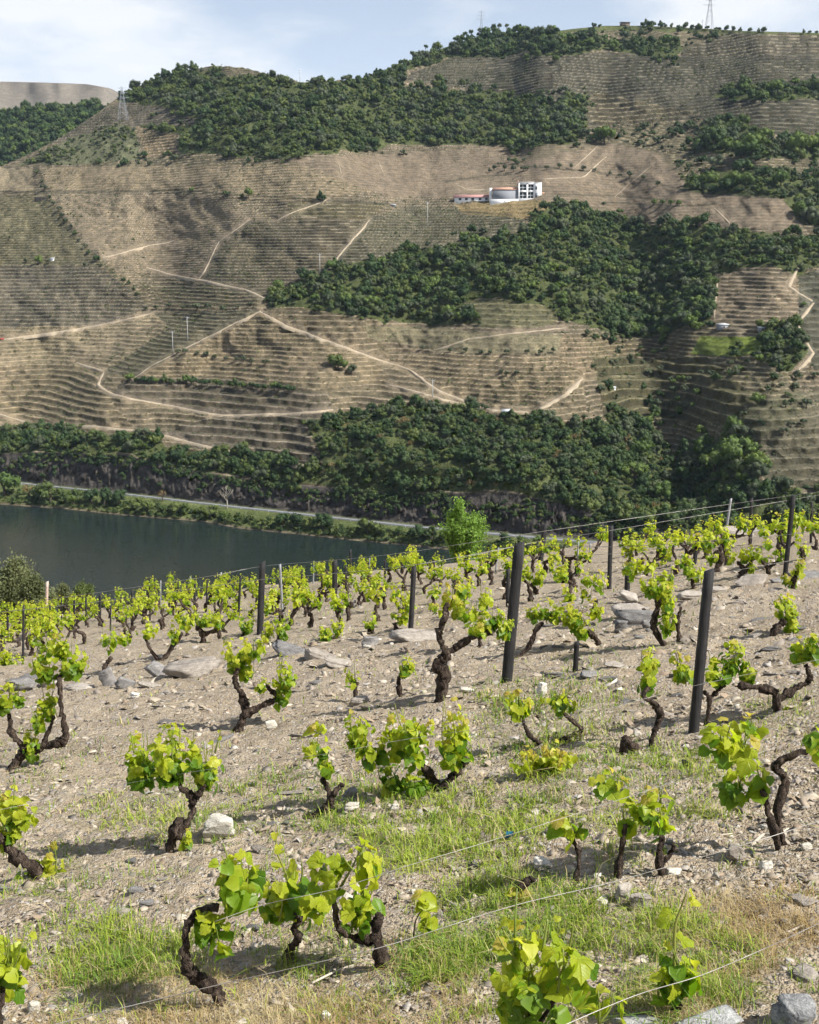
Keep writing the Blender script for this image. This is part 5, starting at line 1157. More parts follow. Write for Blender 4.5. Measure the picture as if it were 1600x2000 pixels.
# --- second rows, still one entry each, leaves gathered into foliage
mid = [([([(198, 1318), (206, 1300), (218, 1284)], 7, 5)], [(214, 1246, 20, 26), (246, 1244, 14, 16)], 'vine growing over the split grey rock at left'),
 ([([(312, 1288), (292, 1266), (283, 1240)], 5, 4)], [(288, 1226, 18, 22)], 'slender vine, left one of two above the flat slab'),
 ([([(316, 1288), (342, 1256), (356, 1236)], 7, 5)], [(340, 1234, 16, 20, -.1), (362, 1208, 22, 24)], 'leaning vine, right one of two above the flat slab'),
 ([([(398, 1256), (394, 1236), (384, 1226)], 8, 6), ([(396, 1240), (424, 1232), (430, 1246)], 6, 5)], [(396, 1206, 20, 20), (424, 1212, 18, 18)], 'vine with spread legs right of the leaning one'),
 ([([(540, 1254), (545, 1240)], 5, 4)], [(520, 1232, 18, 22), (552, 1224, 15, 30, -.1)], 'pair of leafy heads right of the rough brown post'),
 ([([(474, 1242), (478, 1230)], 5, 4)], [(480, 1215, 18, 26, -.1), (520, 1182, 16, 20)], 'leafy vine left of the rough brown post'),
 ([([(628, 1252), (645, 1234)], 6, 5)], [(640, 1236, 24, 18, -.1), (660, 1224, 12, 16)], 'low round vine at the edge of the rock ledge'),
 ([([(684, 1212), (680, 1190), (688, 1178)], 7, 6)], [(678, 1164, 16, 18)], 'dark-stemmed vine behind the rock ledge'),
 ([([(720, 1236), (722, 1222)], 4, 4), ([(728, 1238), (728, 1222)], 4, 4)], [(722, 1210, 13, 18, -.1)], 'small vine on two thin legs behind the ledge'),
 ([([(775, 1232), (772, 1218)], 6, 5)], [(785, 1198, 20, 24, -.1), (800, 1180, 14, 18)], 'full green vine left of the dark middle post'),
 ([([(10, 1300), (18, 1280)], 6, 5)], [(6, 1280, 24, 28), (30, 1290, 18, 22, -.1)], 'leafy vine at the left edge above the candelabra vine'),
 ([([(60, 1280), (64, 1262)], 6, 5)], [(66, 1240, 18, 26), (90, 1262, 20, 24), (98, 1225, 12, 20)], 'vine in front of the tall thin left post'),
 ([([(940, 1262), (935, 1240)], 6, 5)], [(900, 1150, 16, 18), (945, 1168, 20, 26), (920, 1196, 18, 16)], 'vine directly behind the twisted dark vine'),
 ([([(1052, 1160), (1040, 1142)], 7, 5)], [(1050, 1120, 20, 28), (1022, 1108, 13, 22)], 'vine just right of the thick post top'),
 ([([(1118, 1134), (1112, 1112)], 8, 6)], [(1090, 1110, 22, 20), (1105, 1126, 12, 16)], 'dark-armed vine in the upper right rows'),
 ([([(1158, 1190), (1165, 1172)], 6, 5)], [(1150, 1130, 15, 18), (1175, 1138, 14, 20), (1148, 1158, 14, 12), (1108, 1158, 18, 16)], 'low vine left of the dry stone ledge'),
 ([([(1255, 1212), (1258, 1190)], 6, 5)], [(1240, 1115, 18, 16), (1265, 1104, 20, 18), (1232, 1108, 16, 14)], 'yellow-green vine above the stone ledge'),
 ([([(1356, 1150), (1352, 1130)], 6, 5)], [(1342, 1108, 16, 20), (1364, 1118, 16, 20), (1330, 1094, 12, 14)], 'bushy vine behind the right-hand thick post'),
 ([([(1394, 1118), (1410, 1090), (1398, 1078)], 9, 6)], [(1386, 1052, 18, 20), (1412, 1046, 14, 18), (1390, 1082, 14, 18), (1424, 1070, 10, 12)], 'vine with a loop in its trunk in the upper right'),
 ([([(1440, 1128), (1458, 1112), (1472, 1090)], 8, 5), ([(1455, 1112), (1440, 1098)], 6, 4)], [(1432, 1086, 11, 13), (1458, 1080, 14, 16), (1476, 1078, 14, 14), (1470, 1108, 10, 14)], 'V-shaped vine in the upper right'),
 ([([(1504, 1122), (1498, 1106), (1488, 1096)], 6, 4), ([(1500, 1110), (1520, 1096)], 5, 4)], [(1492, 1090, 12, 12), (1524, 1082, 14, 14), (1490, 1034, 13, 16), (1500, 1060, 10, 12)], 'vine left of the tall post at the right edge'),
 ([([(1572, 1092), (1566, 1072)], 6, 5)], [(1556, 1010, 18, 18), (1580, 1018, 16, 20), (1564, 1074, 14, 14), (1536, 1030, 10, 14)], 'tall vine right of the tall post at the right edge'),
 ([([(1250, 1112), (1256, 1090)], 6, 4)], [(1228, 1068, 14, 22), (1246, 1062, 11, 14), (1280, 1056, 12, 14), (1300, 1078, 16, 18), (1284, 1100, 14, 10)], 'spreading vine in the upper right rows behind the ledge')]
for br_, cl, lab in mid: vine(br_, cl, lab, single=False, size=.105, dens=.9)
print('near vines', len(NEAR_BASES))

# --- the rows beyond: prototypes copied as individuals
PROTO = []
for pi in range(9):
    g = np.random.default_rng(500 + pi); parts = []; leaves = []
    nb = int(g.integers(1, 4)); h0 = g.uniform(.25, .5)
    st = np.array([[0, 0, -.08], [g.normal() * .05, g.normal() * .05, h0 * .5], [g.normal() * .08, g.normal() * .08, h0]])
    parts.append(gnarl(st, .055, .042, g, 7))
    for b in range(nb):
        a = g.uniform(0, 6.28); L_ = g.uniform(.18, .42); e = st[-1] + np.array([math.cos(a) * L_, math.sin(a) * L_ * .6, g.uniform(.08, .32)])
        parts.append(gnarl(np.array([st[-1], (st[-1] + e) / 2 + g.normal(size=3) * .04, e]), .036, .024, g, 6))
        leaves += cluster_leaves(e + [0, 0, g.uniform(.08, .18)], g.uniform(.13, .2), g.uniform(.16, .27), g, .10, .95, .02)
    V, F = join(parts); tm = mesh_np('trunk', V, F, M['bark'], True); fl = []
    by = {}
    for p, R, s, tone in leaves: by.setdefault(tone, []).append((p, R, s))
    for tone, L_ in by.items():
        Vv = np.concatenate([(LOWV * s) @ R.T + p for p, R, s in L_]); Ff = np.concatenate([LOWF + 9 * k for k in range(len(L_))])
        fl.append(mesh_np('foliage', Vv, Ff, M[tone]))
    PROTO.append((tm, fl))
g = np.random.default_rng(77); cnt = 0; nb_ = np.array(NEAR_BASES)
for j in range(30):
    for i in range(-26, 28):
        X = i * 1.20 + g.normal() * .22 + (j % 2) * .6; Y = 14.5 + j * 1.55 + .17 * X + g.normal() * .2
        if Y > float(brow(X, Y)) + 3.5 or g.random() < (.10 if Y < 34 else .20): continue
        z = float(ground_z(X, Y)); px, py = project(X, Y, z)
        if px < -60 or px > 1660: continue
        lim = np.interp(px, [0, 200, 420, 900, 1000, 1180, 1400, 1600], [1285, 1262, 1240, 1226, 1200, 1150, 1108, 1085])
        if py > lim or py < np.interp(px, [0, 200, 400, 800, 1000, 1200, 1400, 1600], [1212, 1190, 1162, 1118, 1104, 1088, 1064, 1040]): continue
        if np.min(np.hypot(nb_[:, 0] - X, nb_[:, 1] - Y)) < .75: continue
        if cnt >= 290: break
        cnt += 1
        tm, fl = PROTO[g.integers(0, 9)]; r = empty('vine', (X, Y, z)); s = g.uniform(.85, 1.15)
        r.rotation_euler = (g.normal() * .05, g.normal() * .05, g.uniform(0, 6.28)); r.scale = (s, s, s * g.uniform(.85, 1.05))
        link('trunk', tm, r)
        for f_ in fl: tag(link('foliage', f_, r), kind='stuff')
        zone = 'left' if px < 420 else 'middle' if px < 1000 else 'right'; far_ = Y > 30
        tag(r, {'left': 'leafy vine in the crowded rows above the river at left', 'middle': 'leafy vine in the crowded middle rows above the river', 'right': 'leafy vine in the upper rows at right'}[zone] + (', near the brow' if far_ else ', nearer side'), 'vine', 'vines in the rows at the %s, %s' % (zone, 'near the brow' if far_ else 'in front'))
print('row vines', cnt)

# ------------------------------------------------------------------ posts and wires
def post(bx, by, tx, ty, wpx, label, mat='post_wood', group=None, slant=.4):
    f = ground_at(bx, by); Y = f[1]; t_ = at_depth(tx, ty, Y + random.uniform(-.04, .04)) - f; m = Y / FPX
    w = wpx * m * .42; g = np.random.default_rng(int(bx)); n = 9; rows = []
    yaw = g.uniform(-.3, .3); base = np.array([(-1, -.85), (-.2, -1), (.9, -.9), (1, -.1), (.95, .8), (0, 1), (-1, .85), (-1.03, 0)])
    for k in range(n):
        s = k / (n - 1); c = t_ * s; c = c if k else c - t_ * (.18 / np.linalg.norm(t_))
        q = base * w * (1 - .06 * s) * (1 + g.normal(size=(8, 1)) * .018)
        q = np.stack([q[:, 0] * math.cos(yaw) - q[:, 1] * math.sin(yaw), q[:, 0] * math.sin(yaw) + q[:, 1] * math.cos(yaw)], -1)
        z = np.full(8, c[2]) + (q[:, 0] * slant if k == n - 1 else 0)
        rows.append(np.stack([q[:, 0] + c[0], q[:, 1] + c[1], z], -1))
    V = np.array(rows).reshape(-1, 3); I = np.arange(n * 8).reshape(n, 8); J = np.roll(I, -1, 1)
    F = np.stack([I[:-1], J[:-1], J[1:], I[1:]], -1).reshape(-1, 4)
    V = np.concatenate([V, [rows[-1].mean(0)]]); T3 = np.array([(len(V) - 1, I[-1, k], I[-1, (k + 1) % 8]) for k in range(8)])
    o = link('vineyard_post', mesh_np('vineyard_post', V, [F, T3], M[mat]), None, f)
    tag(o, label, 'post', group); return o
post(990, 1332, 1015, 1062, 25, 'thickest dark post, standing right of the twisted vine')
post(1355, 1432, 1386, 1115, 23, 'tall dark post nearest the viewer at right, leaning right')
post(508, 1238, 513, 1098, 15, 'rough brown-topped post among the left rows'); post(654, 1182, 654, 1095, 12, 'dark post in the rows left of centre')
post(802, 1236, 809, 1106, 11, 'dark rounded post in the middle rows left of the thickest one'); post(992, 1184, 993, 1112, 9, 'narrow dark post half hidden behind the thickest one')
post(1190, 1152, 1194, 1028, 10, 'slim dark post in the upper rows right of the thickest one'); post(1534, 1122, 1550, 968, 11, 'tall slim post near the right edge')
post(1356, 1104, 1364, 1038, 10, 'short dark post above the right-hand thick post'); post(1056, 1096, 1065, 1024, 11, 'leaning dark post right of the bright tree')
post(1466, 1062, 1468, 974, 8, 'slim post on the brow left of the tall slim one'); post(1418, 1042, 1428, 974, 5, 'thin leaning pole on the brow at right', 'post_grey')
post(1225, 1166, 1226, 1122, 12, 'short stump post beside the stone ledge'); post(1124, 1310, 1127, 1254, 13, 'low sawn-off post stump on the bare ground at right')
post(45, 1290, 46, 1182, 5, 'tall thin post at left in front of the rows'); post(91, 1214, 92, 1136, 6, 'pinkish pale pole at left beside the big bush', 'post_pale')
post(552, 1198, 547, 1102, 5, 'pale grey metal stake right of the rough brown post', 'post_grey')
post(686, 1118, 684, 1074, 6, 'leaning dark stake on the brow in the middle')
for bx, by, tx, ty, w, m_ in [(145, 1240, 145, 1172, 5, 0), (15, 1245, 15, 1205, 5, 0), (98, 1222, 98, 1180, 4, 0), (195, 1216, 196, 1160, 5, 0), (216, 1232, 216, 1182, 4, 0), (257, 1214, 258, 1152, 5, 0), (293, 1212, 293, 1178, 4, 0), (314, 1200, 314, 1134, 3, 1), (380, 1188, 381, 1140, 5, 0), (449, 1170, 449, 1132, 6, 0), (466, 1204, 470, 1124, 5, 0), (430, 1160, 432, 1118, 4, 1), (371, 1170, 372, 1126, 3, 1), (28, 1222, 28, 1188, 3, 0), (70, 1236, 71, 1186, 4, 0), (120, 1214, 120, 1170, 3, 0), (168, 1222, 168, 1168, 4, 0), (236, 1206, 237, 1160, 3, 0), (276, 1196, 276, 1150, 3, 0), (336, 1192, 336, 1142, 4, 0), (404, 1184, 405, 1132, 4, 0), (348, 1176, 348, 1136, 3, 0)]:
    post(bx, by, tx, ty, w, 'thin grey stake in the far left rows' if m_ else 'thin dark post in the far left rows', 'post_grey' if m_ else 'post_wood', 'thin grey stakes at left' if m_ else 'thin dark posts at left')
for bx, by, tx, ty, w, m_ in [(590, 1170, 590, 1114, 6, 0), (674, 1150, 675, 1104, 6, 0), (752, 1130, 752, 1094, 5, 0), (784, 1118, 785, 1084, 5, 0), (848, 1132, 848, 1094, 5, 0), (895, 1124, 898, 1082, 5, 1), (938, 1122, 939, 1086, 5, 0), (968, 1118, 974, 1070, 4, 1), (722, 1120, 722, 1090, 3, 1), (612, 1140, 613, 1096, 3, 1), (1128, 1110, 1130, 1058, 4, 1), (1152, 1096, 1153, 1062, 4, 1)]:
    post(bx, by, tx, ty, w, 'thin grey stake in the far middle rows' if m_ else 'thin dark post in the far middle rows', 'post_grey' if m_ else 'post_wood', 'thin grey stakes in the middle' if m_ else 'thin dark posts in the middle')
post(1584, 1060, 1586, 980, 5, 'dark post behind the vine at the right edge')
def wire(pts, h, label, rad=.0022):
    rad *= .72
    P = []
    for x, y in pts:
        a, b = ray(x, y); a = float(a); b = float(b); lo, hi = 1.0, 90.0
        for _ in range(40):
            m = .5 * (lo + hi)
            if CAMZ + b * m < float(ground_z(a * m, min(m, float(brow(a * m, m))))) + h: hi = m
            else: lo = m
        P.append([a * hi, hi, CAMZ + b * hi])
    P = np.array(P)
    P = smooth_line(P, 6); o = P[0].copy()
    R = np.maximum(rad, P[:, 1] * rad / 9.0)
    ob = link('trellis_wire', mesh_np('trellis_wire', *join([tube(P - o, R, 5)]), M['wire'], True), None, o)
    tag(ob, label, 'wire')
wire([(60, 2012), (400, 1930), (620, 1880), (760, 1846), (1000, 1770), (1200, 1722), (1480, 1642), (1640, 1590)], .30, 'lowest long wire crossing in front of the bottom trio of vines', .0032)
wire([(1080, 2012), (1240, 1945), (1370, 1905), (1500, 1850), (1640, 1785)], .45, 'wire crossing the bottom right corner', .0026)
wire([(420, 1800), (520, 1766), (660, 1735), (800, 1690), (950, 1645), (1180, 1572), (1390, 1502), (1640, 1418)], .62, 'wire running through the middle of the bottom trio up to the right')
wire([(-40, 1590), (250, 1530), (440, 1498), (620, 1475), (800, 1443), (1000, 1415), (1180, 1386), (1345, 1342), (1640, 1280)], .70, 'wire passing in front of the bushy vine beside the white stone')
wire([(-40, 1348), (100, 1330), (440, 1286), (800, 1236), (1005, 1200), (1240, 1150), (1360, 1128), (1640, 1078)], .80, 'wire across the bare centre to the thickest post')
wire([(-40, 1200), (220, 1172), (400, 1147), (520, 1131), (653, 1120), (810, 1103), (1012, 1066)], 1.5, 'top wire from the left edge to the thickest post', .0028)
wire([(1018, 1064), (1190, 1068), (1360, 1058), (1540, 1044), (1640, 1028)], 1.5, 'top wire from the thickest post to the right edge', .0026)
wire([(60, 1176), (380, 1130), (513, 1106), (655, 1094), (800, 1078), (1060, 1038), (1424, 985), (1640, 955)], 1.4, 'upper wire against the river and far wood', .0024)
wire([(900, 1090), (1062, 1056), (1200, 1035), (1546, 976), (1640, 960)], 1.5, 'second upper wire at right', .0024)
wire([(800, 1104), (900, 1094), (970, 1088), (1192, 1082), (1360, 1060)], 1.1, 'sagging middle wire behind the thickest post', .0022)

# ------------------------------------------------------------------ rocks
def rock_mesh(name, sx, sy, sz, g, mat, cuts=7, sub=2):
    """angular block: a subdivided box sheared by random cleavage planes"""
    n = 5 + 2 * sub; L = np.linspace(-1, 1, n); Vd = {}; V = []; F = []
    def vid(p):
        k = tuple(np.round(p, 4))
        if k not in Vd: Vd[k] = len(V); V.append(np.array(p, float))
        return Vd[k]
    for ax in range(3):
        for sg in (-1, 1):
            for i in range(n - 1):
                for j in range(n - 1):
                    c = []
                    for (a, b) in ((i, j), (i + 1, j), (i + 1, j + 1), (i, j + 1)):
                        p = [0, 0, 0]; p[ax] = sg; p[(ax + 1) % 3] = L[a]; p[(ax + 2) % 3] = L[b]; c.append(vid(p))
                    F.append(c if sg > 0 else c[::-1])
    V = np.array(V)
    V = V * .88 + .12 * V / np.linalg.norm(V, axis=1)[:, None] * 1.15
    sh = g.normal(size=2) * .16; V[:, 0] += V[:, 2] * sh[0]; V[:, 1] += V[:, 2] * sh[1]
    for _ in range(cuts):
        d = g.normal(size=3) * [1, 1, .55]; d /= np.linalg.norm(d); o = g.uniform(.66, 1.0); e = V @ d - o; V -= np.outer(np.maximum(e, 0), d) * .95
    li = np.clip(((V[:, 2] + .12 * V[:, 0] + 1) * 3.2).astype(int), 0, 7); ls = g.uniform(.84, 1.06, 8); lo_ = g.normal(size=(8, 2)) * .05
    V[:, 0] = V[:, 0] * ls[li] + lo_[li, 0]; V[:, 1] = V[:, 1] * ls[li] + lo_[li, 1]      # cleaved schist layers
    V += g.normal(size=V.shape) * .014
    V = V * [sx, sy, sz]; V[:, 2] += 0
    return mesh_np(name, V, np.array(F), mat, False)
def rock(px, py, wpx, hpx, mat, label, dk=.8, name='rock', group=None, tilt=0.0, sink=.35, yaw=None, cat='rock'):
    f = ground_at(px, py + hpx * .5); m = f[1] / FPX; g = np.random.default_rng(int(px * 3 + py))
    sx, sz = wpx * m * .5, hpx * m * .5
    if 'slab' in label: sz *= .62; sink = max(sink, .62)
    me = rock_mesh(name, sx, sx * dk, sz * (1 + sink * .5), g, M[mat])
    o = link(name, me, None, f + np.array([0, sx * dk * .5, sz * (1 - sink)])); o.rotation_euler = (g.normal() * .08, tilt + g.normal() * .05, g.uniform(-.4, .4) if yaw is None else yaw)
    tag(o, label, cat, group)
rock(425, 1616, 66, 46, 'pale_stone', 'bright white block of stone beside the bushy vine', .7, sink=.15)
rock(210, 1318, 34, 46, 'schist_dark', 'upright grey split rock under a vine at left', .5, tilt=-.5)
rock(243, 1334, 40, 22, 'schist_dark', 'low grey rock leaning on the split rock at left', .5, tilt=.35)
rock(365, 1302, 110, 40, 'schist', 'large flat pale slab in the ground at left', .75, tilt=-.06, sink=.55)
rock(310, 1306, 70, 30, 'schist_dark', 'sloping brown slab left of the large flat slab', .5, tilt=.4, sink=.5)
rock(565, 1268, 100, 24, 'schist_dark', 'tilted dark slab on the ledge right of the rough post', .5, tilt=.22, sink=.5)
rock(625, 1276, 84, 26, 'schist', 'cracked slab on the ledge, middle', .55, tilt=.25, sink=.5)
rock(670, 1292, 90, 16, 'schist', 'low flat slab on the ledge, nearest', .6, tilt=.1, sink=.5)
rock(725, 1252, 36, 18, 'schist_dark', 'small dark rock on the ledge, right end', .6)
rock(805, 1240, 110, 24, 'schist', 'long smooth slab behind the twisted vine', .7, tilt=.12, sink=.6)
rock(40, 1338, 60, 26, 'schist_dark', 'dark rock at the left edge above the candelabra vine', .6); rock(100, 1332, 60, 20, 'schist', 'pale flat rock under the candelabra vine top', .6)
rock(150, 1340, 60, 14, 'schist', 'thin slab right of the candelabra vine', .6, sink=.5)
rock(1240, 1188, 84, 22, 'schist', 'top slab of the dry stone ledge', .7, tilt=.18, sink=.0, yaw=.1)
rock(1238, 1208, 78, 30, 'schist_dark', 'dark lower block of the dry stone ledge', .6, yaw=.1, sink=.2)
rock(1215, 1222, 30, 22, 'schist_dark', 'left foot stone of the dry stone ledge', .7); rock(1268, 1218, 28, 18, 'schist_dark', 'right foot stone of the dry stone ledge', .7)
rock(1232, 1170, 50, 14, 'schist', 'thin stone lying on the dry stone ledge', .6, tilt=.25, sink=0)
rock(1352, 1158, 60, 24, 'schist', 'rounded slab right of the dry stone ledge', .7, sink=.4); rock(1395, 1150, 50, 16, 'schist', 'flat slab behind the right-hand thick post', .7, sink=.4)
rock(1475, 1132, 70, 20, 'schist', 'wide slab in the upper right', .8, sink=.4); rock(1520, 1130, 30, 14, 'schist_dark', 'small dark rock right of the wide slab', .8)
rock(1440, 1040, 60, 14, 'schist', 'stone pile on the brow at right, left stone', .8, sink=.2); rock(1462, 1036, 40, 12, 'schist_dark', 'stone pile on the brow at right, dark stone', .8, sink=.2)
rock(1580, 1122, 60, 14, 'schist_dark', 'flat dark slab at the right edge, upper', .8, sink=.4)
rock(1560, 1985, 110, 60, 'lichen_stone', 'big pale lichened boulder in the bottom right corner', .8, sink=.3)
rock(1390, 2004, 150, 30, 'lichen_stone', 'flat lichened rock along the bottom edge at right', .6, sink=.3)
rock(1250, 2006, 120, 20, 'lichen_stone', 'low lichened rock at the bottom edge under the shoot', .6, sink=.3)
rock(1220, 1742, 36, 40, 'schist', 'angular grey stone under the pair of straight vines', .7, sink=.1, tilt=.2); rock(1250, 1760, 48, 36, 'schist', 'rounded grey stone right of the angular one', .8, sink=.2)
rock(1318, 1704, 36, 16, 'pale_stone', 'flat white stone at the foot of the right straight vine', .8, sink=.1); rock(1305, 1708, 16, 10, 'pale_stone', 'little white stone beside the flat white one', .8)
rock(1440, 1666, 44, 30, 'schist', 'grey stone with a raised edge at right', .8, sink=.2); rock(1500, 1690, 26, 14, 'pale_stone', 'small white stone near the right edge', .8)
rock(1575, 1655, 24, 16, 'pale_stone', 'pale stone by the twin trunks', .8); rock(1578, 1760, 70, 26, 'schist', 'flat grey slab at the right edge', .8, sink=.4); rock(1580, 1905, 60, 20, 'schist', 'half-buried stone near the right edge, low', .8, sink=.4)
rock(1062, 1688, 44, 20, 'pale_stone', 'flat buff stone in the grass right of centre', .8, sink=.5); rock(1175, 1762, 34, 16, 'pale_stone', 'rounded pale pebble-like stone below the wire', .8)
rock(680, 1555, 36, 30, 'schist_dark', 'dark stone half in shade by the split stump', .7); rock(688, 1576, 30, 14, 'pale_stone', 'pale stone in the grass under the dark one', .8)
rock(770, 1575, 18, 12, 'pale_stone', 'small white stone at the top of the grass patch', .8); rock(640, 1985, 20, 18, 'pale_stone', 'white pebble stone in the shade at the bottom', .8)
rock(1060, 1344, 22, 26, 'pale_stone', 'upright pale stone below the thickest post', .6, tilt=.3); rock(1150, 1315, 40, 16, 'schist_dark', 'dark slab beside the sawn-off stump', .7); rock(1205, 1300, 44, 12, 'schist', 'flat stone right of the sawn-off stump', .7, sink=.4)
rock(915, 1345, 36, 10, 'pale_stone', 'thin white slab right of the twisted vine foot', .6); rock(530, 1415, 22, 18, 'pale_stone', 'pale stone right of the Y-shaped vine foot', .8); rock(700, 1370, 40, 14, 'schist', 'flat stone at the foot of the tiny vine', .8, sink=.4)
rock(880, 1280, 14, 8, 'schist', 'little stone in front of the twisted vine', .8); rock(262, 1358, 18, 8, 'pale_stone', 'little pale stone on the bare ground at left', .8)
rock(265, 1740, 40, 14, 'schist_dark', 'thin dark shard lying flat at lower left', .5); rock(285, 1765, 30, 12, 'schist_dark', 'brown shard right of the thin dark one', .6); rock(240, 1782, 34, 16, 'schist', 'pale shard in the soil at lower left', .7); rock(10, 1738, 40, 12, 'schist_dark', 'dark stick-like shard at the left edge', .4)
rock(240, 1995, 24, 20, 'pale_stone', 'bluish-white shard at the bottom edge, left', .6); rock(65, 1965, 30, 22, 'pale_stone', 'pale stone in the bottom left corner', .7)
# loose stones and half-buried slabs that look alike
slabs = [rock_mesh('flat_stone', 1, .75, .22, np.random.default_rng(950 + i), M[['schist', 'schist_dark'][i % 2]], 9, 1) for i in range(6)]
g = np.random.default_rng(22)
for i in range(75):
    px, py = [(g.uniform(0, 1600), g.uniform(1240, 1420)), (g.uniform(1050, 1600), g.uniform(1120, 1340)), (g.uniform(0, 1600), g.uniform(1420, 1990))][i % 3]
    f = ground_at(px, py); s = g.uniform(9, 22) * f[1] / FPX; o = link('flat_stone', slabs[g.integers(0, 6)], None, f + np.array([0, 0, s * .05])); o.scale = (s * g.uniform(.9, 1.6), s, s * g.uniform(.7, 1.3)); o.rotation_euler = (g.normal() * .14 - .2, g.normal() * .18 - .1, g.uniform(-.7, .7))
    zone = ('upper ' if py < 1420 else 'lower ') + ('left' if px < 533 else 'middle' if px < 1066 else 'right')
    tag(o, 'flat schist slab lying in the soil, %s part of the vineyard' % zone, 'slab', 'flat slabs, ' + zone)
g = np.random.default_rng(21); variants = [rock_mesh('loose_stone', 1, .8, .42, np.random.default_rng(900 + i), M[['schist', 'pale_stone', 'schist', 'schist_dark'][i % 4]], 8, 0) for i in range(8)]
for i in range(125):
    px, py = g.uniform(0, 1600), g.uniform(1200, 2000) if i % 3 else g.uniform(1130, 1420)
    if i % 4 == 0: px, py = g.uniform(1150, 1600), g.uniform(1600, 1800)
    f = ground_at(px, py)
    if f[1] > 40: continue
    s = g.uniform(5, 12) * f[1] / FPX; o = link('loose_stone', variants[g.integers(0, 8)], None, f + np.array([0, 0, s * .12])); o.scale = (s * g.uniform(.8, 1.4), s, s * g.uniform(.6, 1.2)); o.rotation_euler = (g.normal() * .25, g.normal() * .25, g.uniform(0, 6.28))
    zone = ('upper ' if py < 1420 else 'lower ') + ('left' if px < 533 else 'middle' if px < 1066 else 'right')
    tag(o, 'small loose schist stone on the soil, %s part of the vineyard' % zone, 'stone', 'loose stones, ' + zone)

# ------------------------------------------------------------------ gravel, grass and litter
def pix_points(n, x0, x1, y0, y1, g):
    """ground points spread evenly over the view, from analytic slope then corrected"""
    px = g.uniform(x0, x1, n); py = g.uniform(y0, y1, n); a, b = ray(px, py)
    Y = np.clip(GH / np.maximum(-b - GA + GB * a, .03), 1, 70)
    for _ in range(8): Y = np.clip(Y + (CAMZ + b * Y - ground_z(a * Y, Y)) / np.maximum(-b - GA + GB * a, .05) * .8, 1, 75)
    X = a * Y; ok = (Y < brow(X, Y) + 1) & (Y > 2); return X[ok], Y[ok], ground_z(X, Y)[ok], px[ok], py[ok]
g = np.random.default_rng(31)
X, Y, Z, PX, PY = pix_points(46000, -150, 1750, 1090, 2150, g)
keep = g.random(len(X)) < np.clip(.55 + .8 * fbm(X * .8, Y * .8, 3, 55), .1, 1); X, Y, Z = X[keep], Y[keep], Z[keep]; n = len(X)
base = np.array([(-1.2, -.5, 0), (.5, -.8, 0), (1.3, .1, 0), (-.2, .75, 0), (-.95, -.35, 1), (.4, -.62, 1.0), (.95, .1, .75), (-.15, .55, .95)])
S = (np.minimum(np.exp(g.normal(size=n) * .60), 3.2) * .0112 * np.clip(Y / 6, .75, 3.2) ** .8)[:, None, None]
Vv = base[None] + g.normal(size=(n, 8, 3)) * [.24, .24, .12]; Vv[..., 2] *= g.uniform(.18, .6, (n, 1)); Vv *= S
yaw = g.uniform(0, 6.28, n); tx, ty = g.normal(size=n) * .36, g.normal(size=n) * .36
xr = Vv[..., 0] * np.cos(yaw)[:, None] - Vv[..., 1] * np.sin(yaw)[:, None]; yr = Vv[..., 0] * np.sin(yaw)[:, None] + Vv[..., 1] * np.cos(yaw)[:, None]
zr = Vv[..., 2] + xr * tx[:, None] + yr * ty[:, None] - S[..., 0] * .12
Vv = np.stack([xr + X[:, None], yr + Y[:, None], zr + Z[:, None]], -1).reshape(-1, 3)
off = (np.arange(n) * 8)[:, None, None]
Q = (np.array([[0, 1, 5, 4], [1, 2, 6, 5], [2, 3, 7, 6], [3, 0, 4, 7]])[None] + off).reshape(-1, 4); Q5 = (np.array([[4, 5, 6], [4, 6, 7]])[None] + off).reshape(-1, 3)
pal = np.array([(.34, .28, .21), (.44, .375, .29), (.27, .235, .20), (.52, .46, .37), (.38, .355, .325), (.30, .22, .15), (.66, .62, .55)])
tint = pal[g.choice(7, n, p=[.29, .22, .19, .08, .10, .11, .01])] * g.uniform(.85, 1.15, (n, 1))
me = mesh_np('gravel', Vv, [Q, Q5], M['shard']); attr_f(me, 'tint', np.repeat(tint, 8, 0), 'FLOAT_COLOR')
tag(link('gravel', me), 'broken schist gravel strewn over the vineyard soil', None, None, 'stuff')

def blades(name, label, X, Y, Z, H, W, tint, g, lean=.5):
    n = len(X); a = g.uniform(0, 6.28, n); d = np.stack([np.cos(a), np.sin(a)], -1); s = np.stack([-d[:, 1], d[:, 0]], -1)
    k = np.abs(g.normal(size=n)) * lean
    p0 = np.stack([X, Y, Z - .01], -1); V = np.empty((n, 5, 3))
    e = lambda f, w, up: np.concatenate([p0[:, :2] + d * (k * H * f * f)[:, None] + s * (W * w)[:, None], (p0[:, 2] + H * up)[:, None]], 1)
    V[:, 0] = e(0, -1, 0); V[:, 1] = e(0, 1, 0); V[:, 2] = e(.6, .75, .55); V[:, 3] = e(.6, -.75, .55); V[:, 4] = e(1.15, 0, .92)
    V[:, 4, 2] -= (k * H * .35)
    o = (np.arange(n) * 5)[:, None]; me = mesh_np(name, V.reshape(-1, 3), [o + np.array([0, 1, 2, 3]), o + np.array([3, 2, 4])], M['blade'])
    attr_f(me, 'tint', np.repeat(tint, 5, 0), 'FLOAT_COLOR'); tag(link(name, me), label, None, None, 'stuff')
g = np.random.default_rng(41); A = []
